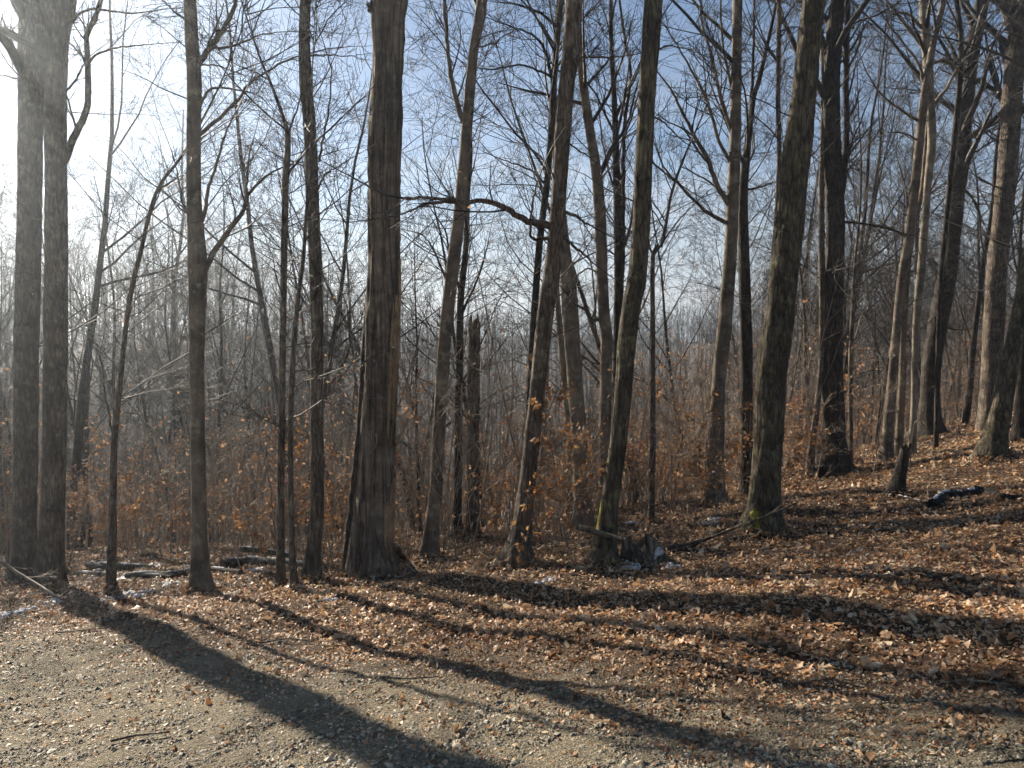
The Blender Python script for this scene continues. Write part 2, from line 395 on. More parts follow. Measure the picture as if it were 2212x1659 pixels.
def ground_mat():
    m, nt, N, K, b = new_mat('ground')
    tc = N.new('ShaderNodeTexCoord'); sep = N.new('ShaderNodeSeparateXYZ'); K(tc.outputs['Object'], sep.inputs[0])
    e = N.new('ShaderNodeMath'); e.operation = 'MULTIPLY_ADD'; e.inputs[1].default_value = 0.6; K(sep.outputs['X'], e.inputs[0]); K(sep.outputs['Y'], e.inputs[2])
    nb = N.new('ShaderNodeTexNoise'); nb.inputs['Scale'].default_value = 0.9; nb.inputs['Detail'].default_value = 5; K(tc.outputs['Object'], nb.inputs['Vector'])
    e2 = N.new('ShaderNodeMath'); e2.operation = 'MULTIPLY_ADD'; e2.inputs[1].default_value = 2.4; K(nb.outputs['Fac'], e2.inputs[0]); K(e.outputs[0], e2.inputs[2])
    mk = N.new('ShaderNodeMapRange'); mk.inputs['From Min'].default_value = 5.6; mk.inputs['From Max'].default_value = 7.0; K(e2.outputs[0], mk.inputs[0])
    nf = N.new('ShaderNodeTexNoise'); nf.inputs['Scale'].default_value = 55; nf.inputs['Detail'].default_value = 8; nf.inputs['Roughness'].default_value = 0.75; K(tc.outputs['Object'], nf.inputs['Vector'])
    vo = N.new('ShaderNodeTexVoronoi'); vo.inputs['Scale'].default_value = 75; K(tc.outputs['Object'], vo.inputs['Vector'])
    vr = ramp(N, [(0.0, (0.075, 0.062, 0.042)), (0.5, (0.19, 0.16, 0.108)), (1.0, (0.38, 0.325, 0.225))])
    sx = N.new('ShaderNodeSeparateColor'); K(vo.outputs['Color'], sx.inputs[0]); K(sx.outputs[0], vr.inputs[0])
    gr = ramp(N, [(0.32, (0.07, 0.057, 0.038)), (0.68, (0.31, 0.26, 0.175))]); K(nf.outputs['Fac'], gr.inputs[0])
    gm = N.new('ShaderNodeMix'); gm.data_type = 'RGBA'; gm.inputs[0].default_value = 0.5; K(gr.outputs[0], gm.inputs[6]); K(vr.outputs[0], gm.inputs[7])
    so = ramp(N, [(0.3, (0.03, 0.02, 0.013)), (0.55, (0.085, 0.052, 0.03)), (0.75, (0.16, 0.10, 0.055))]); K(nf.outputs['Fac'], so.inputs[0])
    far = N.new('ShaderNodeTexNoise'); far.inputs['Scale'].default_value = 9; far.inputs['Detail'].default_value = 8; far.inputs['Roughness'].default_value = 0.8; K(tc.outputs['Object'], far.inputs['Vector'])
    fr = ramp(N, [(0.35, (0.04, 0.027, 0.018)), (0.5, (0.10, 0.066, 0.042)), (0.68, (0.19, 0.13, 0.085))]); K(far.outputs['Fac'], fr.inputs[0])  # far floor colour darkened to stand in for shade under the trees
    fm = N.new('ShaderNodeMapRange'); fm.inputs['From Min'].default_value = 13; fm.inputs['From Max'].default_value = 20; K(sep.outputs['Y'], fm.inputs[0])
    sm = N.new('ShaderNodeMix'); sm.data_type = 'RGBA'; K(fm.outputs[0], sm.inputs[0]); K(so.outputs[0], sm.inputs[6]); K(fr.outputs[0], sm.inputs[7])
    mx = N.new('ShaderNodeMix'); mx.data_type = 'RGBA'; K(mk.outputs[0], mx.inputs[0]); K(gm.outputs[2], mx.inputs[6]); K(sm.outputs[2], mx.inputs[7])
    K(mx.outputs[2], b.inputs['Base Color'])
    b.inputs['Roughness'].default_value = 0.9; b.inputs['Specular IOR Level'].default_value = 0.2
    hh = N.new('ShaderNodeMath'); hh.operation = 'MULTIPLY_ADD'; hh.inputs[1].default_value = -0.8; K(vo.outputs['Distance'], hh.inputs[0]); K(nf.outputs['Fac'], hh.inputs[2])
    bp = N.new('ShaderNodeBump'); bp.inputs['Strength'].default_value = 0.9; bp.inputs['Distance'].default_value = 0.02
    K(hh.outputs[0], bp.inputs['Height']); K(bp.outputs[0], b.inputs['Normal'])
    return m
M['ground'] = ground_mat()

# ------------------------------------------------------------------ ground sheet
def axis(lo, hi, step, far_lo, far_hi, g=1.13):
    a = list(np.arange(lo, hi + 1e-6, step))
    s = step
    while a[-1] < far_hi: s *= g; a.append(a[-1] + s)
    s = step
    while a[0] > far_lo: s *= g; a.insert(0, a[0] - s)
    return np.array(a)
gx = axis(-13, 13, 0.14, -820, 820); gy = axis(2.5, 19, 0.13, -70, 980)
GX, GY = np.meshgrid(gx, gy)
GZ = h(GX, GY)
near = (np.abs(GX) < 15) & (GY > 2) & (GY < 20)
GZ = GZ + np.where(near, rng.normal(0, 0.006, GZ.shape), 0)
nx, ny = len(gx), len(gy)
ii = (np.arange(ny - 1)[:, None] * nx + np.arange(nx - 1)[None])
Q = np.stack([ii, ii + 1, ii + nx + 1, ii + nx], -1).reshape(-1, 4)
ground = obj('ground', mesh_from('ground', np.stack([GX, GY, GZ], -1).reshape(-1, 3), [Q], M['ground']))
tag(ground, 'gravel verge rising into leaf covered woodland floor and wooded hills', kind='structure')

# ------------------------------------------------------------------ trunks
def trunk_surface(C, R, s, rough, seed, flare=0.0, furrow=0.0, lobes=4):
    """C (n,3) centre line, R (n) radii -> verts (n,s,3) with uneven bark relief"""
    r = np.random.default_rng(seed)
    n = len(C)
    T = np.gradient(C, axis=0); T = norm(T)
    N = norm(np.cross(T, np.array([0, 1.0, 0])))     # first spoke points to the side, so the seam is off the front
    B = np.cross(N, T)
    a = np.arange(s) * 2 * math.pi / s
    dist = np.concatenate([[0], np.cumsum(np.linalg.norm(np.diff(C, axis=0), axis=1))])
    A, D = np.meshgrid(a, dist)
    rel = np.zeros_like(A)
    for k in range(10):
        kk = r.integers(1, 5); f = r.uniform(0.6, 5.0)
        rel += r.uniform(0.3, 1.0) / (1 + k * 0.15) * np.sin(kk * A + f * D * r.choice([-1, 1]) + r.uniform(0, 6.28))
    rel *= rough * 0.35
    if furrow:
        for k in range(3):
            kk = r.integers(5, max(6, s // 3))
            rel -= furrow * (1 - np.abs(np.sin(0.5 * kk * A + 1.2 * np.sin(D * r.uniform(0.8, 2.2) + r.uniform(0, 6)) + r.uniform(0, 6)))) ** 3
    rel += r.normal(0, rough * 0.35, A.shape)
    for k in range(int(dist[-1] * 0.7)):          # knots and healed scars
        ka, kd, kr = r.uniform(0, 6.28), r.uniform(0.3, max(0.4, dist[-1])), r.uniform(0.05, 0.12)
        da = (A - ka + math.pi) % (2 * math.pi) - math.pi
        rel += r.uniform(0.06, 0.2) * np.exp(-(da / 0.45) ** 2 - ((D - kd) / kr) ** 2)
    if flare:
        up = C[:, 2] - C[0, 2] - 0.25
        fl = flare * np.exp(-np.maximum(up, 0) / 0.28)[:, None]
        ph = r.uniform(0, 6.28)
        rel = rel + fl * (0.55 + 0.6 * np.maximum(0, np.cos(lobes * A + ph)) + 0.25 * np.cos(A * 2 + ph))
    RR = R[:, None] * (1 + rel)
    return C[:, None] + RR[..., None] * (np.cos(A)[..., None] * N[:, None] + np.sin(A)[..., None] * B[:, None])
def grid_faces(n, s, wrap=True):
    i = np.arange(n - 1)[:, None] * s
    j = np.arange(s if wrap else s - 1)[None]
    j2 = (j + 1) % s
    return np.stack([i + j, i + j2, i + s + j2, i + s + j], -1).reshape(-1, 4)
def trunk_mesh(name, C, R, mat, s=20, rough=0.05, seed=1, flare=0.5, furrow=0.0, lobes=4, cap=True, jag=0.0):
    V = trunk_surface(C, R, s, rough, seed, flare, furrow, lobes)
    n = len(C)
    if jag:
        r = np.random.default_rng(seed + 5)
        V[-1] += np.array([0, 0, 1])[None] * r.uniform(-0.2, 1.0, s)[:, None] * jag
        V[-2] += np.array([0, 0, 1])[None] * r.uniform(-0.2, 0.4, s)[:, None] * jag
    g = Geo()
    g.add(V.reshape(-1, 3), grid_faces(n, s))
    if cap:
        c = C[-1] - np.array([0, 0, jag * 0.6])
        g.add(np.vstack([V[-1], c[None]]), T=np.stack([np.arange(s), (np.arange(s) + 1) % s, np.full(s, s)], -1))
    return g.mesh(name, mat)

def px_width(w, depth): return 0.5 * w * depth / FPX

TREES = []
def tree(label, pts, depth=None, limbs=(), bark='bark_grey', name='bare_tree', cat='tree', height=15.0, twig=14, rough=0.05, furrow=0.0,
         flare=0.5, s=20, lean=0.0, snag=False, jag=0.0, group=None, tw_len=1.1, tw_t=(0.25, 1.0), limb_k=(4, 4, 3), lobes=4, top=True):
    """pts: (px, py, width px) from the foot upwards, in the 2212 px working frame; limbs: lists of (px, py) with start and end widths"""
    seed = int(abs(pts[0][0]) * 7 + abs(pts[0][1])) % 9973
    if depth is None:
        q = hit(pts[0][0], pts[0][1]); depth = q[1]
    else:
        q = at(pts[0][0], pts[0][1], depth)
        q = np.array([q[0], q[1], h(q[0], q[1])])
    foot = q.copy()
    W = [at(p[0], p[1], depth) for p in pts]
    R = [px_width(p[2], depth) for p in pts]
    P4 = []
    if W[0][2] > foot[2] + 0.25:            # foot hidden in the brush: carry the stem down to the ground
        P4.append([W[0][0], depth, foot[2] - 0.25, R[0] * 1.1])
        P4.append([W[0][0], depth, foot[2] + 0.1, R[0] * 1.08])
    else:
        P4.append([W[0][0], depth, foot[2] - 0.25, R[0]])
    for k, (w, r) in enumerate(zip(W, R)):
        P4.append([w[0], depth + lean * (w[2] - foot[2]), w[2], r])
    P4 = np.array(P4)
    seen = len(P4)
    if not snag and top:
        d = norm((P4[-1, :3] - P4[-2, :3])[None])[0]
        z_top = foot[2] + height
        p = P4[-1].copy(); r0 = p[3]; start = p[2]
        while p[2] < z_top - 0.3:
            d = norm((d * np.array([0.93, 0.9, 1]) + np.array([0, 0, 0.08]) + rng.normal(0, 0.05, 3))[None])[0]
            p = p.copy(); p[:3] = p[:3] + d * 1.1
            p[3] = r0 * (1 - 0.85 * (p[2] - start) / max(z_top - start, 1))
            P4 = np.vstack([P4, p])
    length = np.linalg.norm(np.diff(P4[:, :3], axis=0), axis=1).sum()
    n = int(np.clip(length / 0.10, 24, 130)); s = int(s * 1.25)
    CR = curve(P4, n)
    C, RR = CR[:, :3], np.maximum(CR[:, 3], 0.006)
    root = empty(name, foot)
    tag(root, label, cat, group)
    off = foot
    tk = obj('trunk', trunk_mesh('trunk', C - off, RR, M[bark], s, rough, seed, flare, furrow, lobes, True, jag), root)
    g = Geo()
    tk_r = float(np.median(RR[: n // 2]))
    # limbs followed from the photograph, each one a part
    for lb in limbs:
        lp, w0, w1 = lb[0], lb[1], lb[2]
        zs = lb[3] if len(lb) > 3 else rng.uniform(-0.25, 0.3)
        m = len(lp)
        L3 = np.array([at(p[0], p[1], depth + lean * 2 + zs * k * 0.35) for k, p in enumerate(lp)])
        wr = np.linspace(px_width(w0 * 0.9, depth), px_width(w1 * 0.7, depth), m)
        CL = curve(np.column_stack([L3, wr]), max(8, m * 4))
        gb = Geo()
        CL[1:-1, :3] += rng.normal(0, 0.006, (len(CL) - 2, 3))
        tubes(gb, (CL[None, :, :3] - off), np.maximum(CL[None, :, 3], 0.003), 8)
        obj('branch', gb.mesh('branch', M[bark]), root)
        ln = np.array([np.linalg.norm(np.diff(CL[:, :3], axis=0), axis=1).sum()])
        ks = (max(4, int(limb_k[0] * max(1, ln[0] * 0.9))), limb_k[1], limb_k[2])
        # the limb's own leader carries on as a twig
        Pe, Re = grow(CL[-1:, :3] - off, (CL[-1:, :3] - CL[-3:-2, :3]), np.array([1.4]), CL[-1:, 3] * 0.9, 7, 0.12, 0.03, 0.2)
        tubes(g, Pe, Re, 4)
        twigs_on(g, Pe, Re, np.array([1.4]), (6, 4), 0.34, 0.03, 0.0014 + depth * 0.00010)
        twigs_on(g, CL[None, :, :3] - off, np.maximum(CL[None, :, 3], 0.004), np.clip(ln, 0.8, 2.2), ks, 0.34, 0.03, 0.0014 + depth * 0.00010)
    # slim side shoots along the part in view
    if twig:
        S, D, LL, R0 = spawn(C[None] - off, RR[None], np.array([1.0]), twig, tw_t[0], tw_t[1], 0.7, 1.35, 0.4, 1.0, 0.2, 0.2)
        LL = LL * tw_len * rng.uniform(0.6, 2.4, len(LL))
        R0 = np.clip(R0, 0.0035, 0.011)
        big = tk_r > 0.12
        if big: LL = LL * 1.9 + 0.3
        R0 = np.maximum(R0, LL * 0.0042)
        Pa, Ra = grow(S, D, LL, R0, 9, 0.11, 0.03, 0.25)
        tubes(g, Pa, Ra, 4)
        twigs_on(g, Pa, Ra, LL, (6, 4, 2) if big else (6, 3), 0.32, 0.015, 0.0013 + depth * 0.00010)
    # crown above
    if not snag and top:
        S, D, LL, R0 = spawn(C[None] - off, RR[None], np.array([length]), 9, 0.55, 1.0, 0.5, 0.95, 0.16, 0.3, 0.45)
        Pa, Ra = grow(S, D, LL, np.maximum(R0, 0.01), 7, 0.12, 0.05, 0.25)
        tubes(g, Pa, Ra, 5)
        twigs_on(g, Pa, Ra, LL, (5, 3, 2), 0.36, 0.03, 0.003)
    if g.n:
        obj('crown', g.mesh('crown', M['twig']), root)['kind'] = 'stuff'
    rec = dict(root=root, foot=foot, C=C, R=RR, depth=depth, off=off)
    TREES.append(rec)
    return rec

# --- left
tree('leftmost thick grey trunk of the twin pair washed by sun glare', [(54, 1255, 52), (53, 1150, 47), (55, 952, 47), (58, 700, 47), (64, 434, 46), (66, 260, 48), (72, 130, 58), (76, 0, 54)],
     limbs=[([(66, 255), (84, 190), (96, 120), (104, 50), (110, -20)], 26, 20, 0.1), ([(50, 80), (20, 66), (-30, 40)], 9, 5), ([(48, 170), (20, 165), (-20, 160)], 5, 3)], twig=10, name='bare_tree')
tree('thick grey trunk with a crooked limb, right one of the twin pair', [(104, 1278, 52), (112, 1150, 48), (117, 952, 47), (120, 700, 46), (121, 434, 43), (120, 217, 42), (127, 87, 38), (139, 0, 46)],
     depth=11.9, limbs=[([(138, 350), (160, 295), (187, 234), (189, 130), (187, 78), (208, 35), (222, -10)], 18, 11, 0.1), ([(188, 140), (206, 120), (240, 105), (280, 100), (330, 95)], 7, 3), ([(140, 62), (165, 36), (200, 20), (290, 28), (350, 20)], 8, 3),
            ([(140, 200), (165, 170), (180, 140)], 6, 4)], twig=10)
tree('slim dark tree left of centre leaning right as it rises', [(239, 1280, 21), (243, 1147, 17), (245, 995, 14), (250, 920, 12), (258, 840, 11), (270, 720, 10), (285, 620, 10), (304, 542, 9), (321, 468, 8), (345, 400, 7), (400, 325, 5)],
     limbs=[([(247, 960), (236, 900), (226, 850), (222, 800)], 6, 3), ([(252, 900), (262, 850), (276, 800)], 4, 2)], bark='bark_grey', twig=40, height=9, s=12, tw_len=1.4, name='slim_tree')
tree('straight mid grey tree with forked limbs to its right', [(435, 1281, 48), (431, 1200, 36), (430, 1125, 31), (427, 952, 30), (425, 778, 30), (426, 650, 35), (426, 564, 40), (419, 434, 31), (418, 304, 28), (420, 174, 30), (414, 87, 28), (410, 0, 26)],
     limbs=[([(440, 590), (455, 555), (490, 503), (521, 464), (534, 425), (560, 395), (590, 370)], 16, 6, 0.15), ([(534, 430), (532, 390), (538, 340), (550, 290)], 8, 3), ([(433, 490), (447, 434), (452, 400), (473, 338), (490, 280), (510, 240)], 11, 4),
            ([(430, 292), (477, 252), (516, 213), (538, 182), (608, 135), (642, 122)], 10, 5), ([(430, 138), (460, 95), (482, 65), (503, 22), (514, -15)], 15, 11, 0.0), ([(458, 104), (503, 98), (538, 87), (560, 76), (603, 69)], 7, 3),
            ([(432, 230), (451, 195), (477, 189), (521, 195), (560, 208), (586, 234)], 7, 3), ([(402, 44), (373, 22), (347, -5)], 6, 4), ([(405, 460), (390, 425), (384, 380), (372, 330)], 7, 3), ([(434, 140), (465, 140), (500, 152), (545, 168)], 5, 2)], bark='bark_smooth', twig=14)
tree('thin dark pole tree, left one of the pair under orange leaves', [(606, 1272, 19), (606, 1080, 16), (609, 865, 14), (612, 650, 14), (616, 430, 14), (622, 304, 12), (612, 255, 8), (585, 180, 6), (560, 120, 5)],
     limbs=[([(622, 306), (632, 260), (648, 215), (652, 150)], 6, 3), ([(612, 640), (596, 600), (590, 560), (575, 520)], 5, 2)], bark='bark_grey', twig=46, height=9, s=12, tw_len=1.5, name='slim_tree')
tree('thin dark pole tree, right one of the pair under orange leaves', [(637, 1280, 16), (630, 1170, 13), (627, 995, 12), (630, 820, 12), (642, 660, 10), (655, 560, 8), (660, 480, 7)], bark='bark_grey', twig=40, height=8, s=12, tw_len=1.4, name='slim_tree')
tree('grey trunk with a slight kink just left of the split dead trunk', [(672, 1257, 36), (678, 1180, 30), (686, 1080, 28), (684, 865, 27), (685, 720, 27), (681, 564, 28), (675, 434, 28), (672, 347, 27), (668, 260, 26), (660, 174, 26), (657, 87, 24), (660, -10, 22)],
     limbs=[([(668, 120), (700, 118), (740, 122), (780, 118)], 5, 2), ([(690, 350), (700, 290), (712, 220), (716, 150), (700, 95)], 6, 3), ([(682, 420), (700, 380), (730, 360), (780, 330)], 5, 2)], bark='bark_grey', twig=16)
# --- the split dead trunk
dead = tree('massive dead trunk with split bark and a strip of bare tan wood', [(803, 1248, 112), (803, 1169, 96), (808, 1082, 88), (816, 952, 79), (822, 822, 76), (827, 690, 75), (830, 564, 72), (829, 434, 70), (831, 304, 73), (835, 217, 68), (839, 130, 67), (838, 43, 75), (840, 0, 86), (842, -60, 90), (846, -150, 82)],
            bark='dead_bark', name='dead_tree', snag=True, jag=0.45, twig=0, rough=0.06, furrow=0.10, flare=0.35, s=32, lobes=5)
# --- centre
tree('smooth grey tree forking into two stems behind the long bough', [(928, 1206, 40), (934, 1130, 31), (943, 1038, 28), (952, 865, 28), (963, 710, 28), (980, 564, 28), (995, 434, 26), (1006, 304, 24), (1015, 195, 22), (1023, 108, 20), (1036, 43, 23), (1042, -5, 22)], depth=11.6,
     limbs=[([(1000, 262), (980, 195), (969, 130), (963, 43), (957, -20)], 13, 9, 0.1), ([(965, 610), (940, 545), (915, 510), (890, 500)], 6, 3), ([(1024, 100), (1060, 95), (1100, 70), (1130, 60)], 5, 2)], bark='bark_smooth', twig=24, height=13)
tree('slim stem close behind the forked grey tree', [(988, 1180, 17), (990, 1000, 16), (992, 800, 16), (995, 650, 15), (1006, 540, 12), (1010, 434, 9), (1018, 330, 6)], depth=14.0, bark='bark_dark', twig=50, height=9, s=10, tw_len=1.7, name='slim_tree',
     limbs=[([(992, 690), (1015, 640), (1040, 580), (1055, 520)], 8, 3), ([(996, 640), (972, 560), (962, 500), (930, 450)], 7, 3)])
tree('broken snag with splintered top right of the forked tree', [(1022, 1165, 30), (1022, 1000, 28), (1022, 850, 27), (1024, 760, 27), (1024, 706, 24)], depth=13.5, bark='bark_grey', snag=True, jag=0.28, twig=6, name='snag', tw_len=0.5, s=14, rough=0.09)
tree('thin dark stem rising close behind the tree with the long bough', [(1140, 1000, 16), (1150, 760, 15), (1164, 542, 15), (1184, 369, 14), (1197, 174, 13), (1208, 43, 12), (1214, -5, 11)], depth=12.6, bark='bark_dark', twig=30, height=11, s=12, tw_len=1.6, name='slim_tree',
     limbs=[([(1195, 190), (1178, 110), (1150, 75), (1110, 60), (1060, 40)], 9, 3), ([(1197, 170), (1160, 150), (1120, 140), (1060, 150), (1010, 140)], 7, 3), ([(1180, 400), (1150, 370), (1100, 350), (1050, 330)], 6, 2), ([(1206, 60), (1170, 30), (1120, 10), (1080, 5)], 8, 3)])
tree('leaning centre trunk carrying the long crooked bough to the left', [(1119, 1219, 52), (1126, 1150, 40), (1134, 1082, 37), (1145, 995, 34), (1158, 865, 34), (1170, 756, 35), (1181, 660, 37), (1195, 564, 36), (1206, 434, 33), (1214, 304, 34), (1223, 195, 34), (1232, 108, 35), (1241, 0, 36)],
     limbs=[([(1190, 488), (1165, 482), (1127, 473), (1093, 451), (1049, 434), (1006, 438), (971, 430), (871, 428)], 19, 8, -0.05), ([(1010, 437), (945, 437), (910, 443), (871, 462)], 9, 5, -0.05), ([(1186, 512), (1166, 516), (1149, 516), (1145, 490), (1153, 425), (1166, 378)], 10, 4, -0.1),
            ([(1212, 456), (1240, 464), (1258, 477), (1284, 492)], 10, 5, 0.2), ([(1212, 505), (1227, 521), (1258, 547), (1281, 568)], 9, 5, 0.2), ([(1228, 165), (1245, 135), (1262, 124), (1318, 124), (1362, 119)], 8, 4, -0.1), ([(1210, 430), (1195, 380), (1160, 330), (1110, 300)], 6, 2),
            ([(1215, 300), (1260, 330), (1300, 360)], 5, 2)], bark='bark_grey', twig=20, furrow=0.03, lobes=5, flare=0.8)
tree('pale sunlit trunk partly hidden behind the leaning centre trunk', [(1256, 1120, 42), (1258, 1090, 36), (1252, 952, 34), (1242, 822, 33), (1236, 735, 34), (1230, 648, 35), (1224, 590, 32), (1217, 520, 26), (1210, 440, 22), (1203, 340, 18), (1196, 200, 14)], depth=14.5, bark='bark_pale', twig=20, height=13)
tree('thin pale stem between the leaning trunk and the pale one', [(1230, 950, 12), (1219, 822, 13), (1211, 730, 13), (1206, 670, 12), (1200, 560, 9), (1196, 420, 7)], depth=15.5, bark='bark_pale', twig=26, height=10, s=10, name='slim_tree', tw_len=1.4)
tree('grey tree bowing left at the top behind the centre trunks', [(1305, 1050, 24), (1308, 865, 25), (1310, 735, 25), (1306, 690, 25), (1300, 586, 24), (1297, 477, 25), (1288, 369, 22), (1271, 260, 20), (1257, 160, 18), (1248, 60, 16), (1244, 0, 14)], depth=13.6, bark='bark_smooth', twig=24, height=12,
     limbs=[([(1304, 690), (1280, 690), (1265, 670), (1240, 655), (1228, 640)], 10, 5), ([(1290, 400), (1320, 360), (1350, 350)], 5, 2), ([(1300, 600), (1270, 580), (1230, 610), (1200, 640)], 5, 2)])
tree('clumped slim tree with several upright leaders left of the mossy leaning trunk', [(1326, 1000, 18), (1332, 860, 18), (1335, 720, 19), (1337, 600, 20), (1334, 434, 18), (1331, 347, 15), (1327, 217, 12), (1321, 108, 10), (1320, 0, 8)], depth=14.6, bark='bark_dark', twig=34, height=11, s=12, tw_len=1.8, name='slim_tree',
     limbs=[([(1338, 700), (1345, 560), (1346, 477), (1347, 347), (1349, 260), (1362, 165), (1345, 60), (1338, -10)], 12, 7, 0.2), ([(1340, 560), (1365, 470), (1372, 400), (1395, 300)], 7, 3), ([(1333, 420), (1318, 380), (1300, 290), (1290, 200)], 6, 3), ([(1348, 300), (1380, 200), (1400, 120)], 5, 2)])
tree('straight leaning trunk with mossy foot beside the snowy stump', [(1303, 1217, 54), (1308, 1160, 44), (1318, 1082, 40), (1337, 952, 37), (1348, 822, 38), (1355, 735, 41), (1366, 650, 41), (1375, 607, 41), (1386, 477, 39), (1390, 347, 37), (1397, 217, 37), (1405, 108, 39), (1412, 0, 39)],
     limbs=[([(1418, 110), (1440, 100), (1480, 105), (1520, 120)], 5, 2), ([(1404, 250), (1430, 262), (1470, 300), (1500, 320)], 5, 2), ([(1396, 330), (1425, 365), (1470, 400), (1520, 430)], 6, 2)], bark='bark_mossy', twig=12, furrow=0.03, flare=0.55)
tree('thin Y shaped sapling right of the straight leaning trunk', [(1407, 1110, 14), (1410, 960, 13), (1410, 720, 11), (1411, 548, 10), (1428, 532, 8), (1440, 477, 7), (1450, 420, 6), (1478, 340, 5)], depth=13.8, bark='bark_grey', twig=26, height=8.5, s=10, name='slim_tree',
     limbs=[([(1411, 552), (1403, 528), (1398, 480), (1402, 420)], 6, 3)])
# --- right of centre
tree('grey tree with a fan of steep limbs to its left', [(1546, 1018, 36), (1550, 900, 30), (1553, 822, 29), (1563, 720, 30), (1570, 648, 29), (1577, 564, 27), (1583, 434, 25), (1588, 304, 24), (1590, 174, 22), (1592, 65, 20), (1594, 0, 20)], depth=14.8,
     limbs=[([(1572, 482), (1540, 467), (1510, 443), (1475, 406), (1440, 370), (1418, 322)], 11, 4, 0.1), ([(1576, 444), (1549, 399), (1527, 339), (1501, 295), (1475, 243), (1448, 190)], 15, 7, 0.1), ([(1580, 355), (1553, 304), (1527, 217), (1501, 165), (1475, 117), (1440, 60)], 10, 4, 0.1),
            ([(1583, 290), (1553, 195), (1540, 130), (1518, 56), (1512, -10)], 11, 6, 0.2), ([(1586, 210), (1562, 100), (1556, -10)], 8, 5, 0.2), ([(1502, 297), (1480, 280), (1440, 260), (1400, 230)], 6, 2), ([(1590, 330), (1610, 280), (1635, 240)], 5, 2)], bark='bark_smooth', twig=14, limb_k=(5, 4, 3))
tree('dark companion stem right behind the tree with fanned limbs', [(1613, 1040, 26), (1612, 865, 26), (1612, 720, 26), (1607, 564, 24), (1605, 434, 20), (1611, 347, 17), (1627, 217, 11), (1638, 180, 10), (1655, 110, 8), (1670, 40, 7)], depth=15.4,
     limbs=[([(1616, 310), (1624, 200), (1628, 87), (1630, -10)], 9, 6, 0.1), ([(1608, 410), (1640, 405), (1680, 390)], 6, 3)], bark='bark_dark', twig=24, height=12)
tree('thin upright pole between the fanned tree and the big mossy trunk', [(1668, 700, 11), (1672, 560, 11), (1683, 360, 10), (1681, 217, 10), (1682, 108, 10), (1683, 0, 9)], depth=15.0, bark='bark_grey', twig=26, height=12, s=10, name='slim_tree', limbs=[([(1683, 130), (1700, 100), (1715, 60)], 4, 2)])
mossy = tree('thickest rough trunk right of centre with yellow moss at its foot', [(1646, 1149, 82), (1650, 1090, 70), (1653, 1038, 65), (1662, 908, 62), (1671, 778, 63), (1683, 691, 62), (1696, 564, 61), (1710, 434, 57), (1722, 325, 57), (1735, 217, 54), (1746, 108, 50), (1757, 22, 47), (1760, -5, 46)],
             bark='bark_mossy', twig=8, rough=0.09, furrow=0.07, flare=0.3, s=32, lobes=5, tw_len=0.8)
tree('dark double stemmed trunk behind the big mossy one', [(1803, 1022, 66), (1802, 970, 54), (1800, 908, 48), (1798, 778, 43), (1800, 648, 42), (1804, 564, 38), (1804, 434, 38), (1797, 304, 38), (1794, 195, 38), (1801, 87, 34), (1810, 0, 30)],
     limbs=[([(1814, 430), (1822, 391), (1829, 282), (1827, 195), (1829, 108), (1832, -15)], 16, 17, 0.05), ([(1795, 240), (1785, 130), (1772, 60), (1764, -10)], 14, 10, 0.05), ([(1803, 480), (1840, 480), (1900, 490), (1958, 505)], 6, 3)], bark='bark_dark', twig=22, furrow=0.05, s=22)
tree('slim stem touching the left side of the dark double trunk', [(1752, 975, 15), (1765, 880, 13), (1775, 780, 13), (1777, 648, 14), (1775, 540, 13), (1775, 390, 12), (1778, 250, 9)], depth=17.0, bark='bark_grey', twig=26, height=11, s=10, name='slim_tree')
tree('thin grey sapling with broom of upright twigs right of the dark double trunk', [(1838, 960, 9), (1838, 780, 10), (1843, 650, 8), (1848, 560, 6), (1858, 450, 5)], depth=18.0, bark='bark_grey', twig=44, height=10.5, s=8, name='slim_tree', tw_len=1.8)
tree('grey stem with lichen, leftmost of the cluster on the right', [(1913, 995, 24), (1926, 843, 20), (1937, 713, 18), (1948, 607, 18), (1965, 499, 19), (1978, 390, 18), (1991, 260, 17), (2002, 174, 16), (2013, 108, 13), (2031, 35, 12), (2041, -10, 11)],
     limbs=[([(1958, 512), (1920, 492), (1880, 485), (1845, 478)], 8, 3), ([(1985, 305), (1960, 290), (1930, 285), (1900, 290)], 6, 2), ([(1983, 260), (1950, 240), (1900, 200), (1870, 150)], 7, 3), ([(1998, 190), (1985, 140), (1950, 90), (1910, 40)], 8, 4), ([(1966, 500), (1955, 400), (1938, 340), (1940, 280)], 5, 2)], bark='bark_smooth', twig=14, height=14)
tree('broken hollow stub standing before the cluster on the right', [(1936, 1075, 34), (1941, 1040, 26), (1950, 1000, 22), (1957, 972, 20)], bark='bark_dark', snag=True, jag=0.14, twig=3, name='snag', cat='stump', tw_len=0.4, s=16, rough=0.1, flare=0.4)
tree('slim pale pole inside the cluster on the right', [(1970, 985, 14), (1975, 865, 13), (1978, 735, 14), (1984, 640, 16), (1992, 560, 16), (1998, 480, 15), (2005, 390, 15), (2013, 304, 17), (2010, 230, 18), (2005, 150, 19), (2001, 87, 19), (1996, 0, 19)], bark='bark_pale', twig=16, height=14, s=14,
     limbs=[([(2012, 238), (2030, 210), (2048, 187), (2066, 150), (2090, 120)], 11, 6, 0.1), ([(2005, 120), (1970, 70), (1930, 20), (1900, -20)], 10, 6, 0.1), ([(2006, 140), (2040, 130), (2070, 150), (2090, 165)], 9, 5), ([(2002, 70), (1960, 30), (1925, 30), (1890, 20)], 8, 3), ([(1998, 40), (2020, 10), (2030, -20)], 8, 5)])
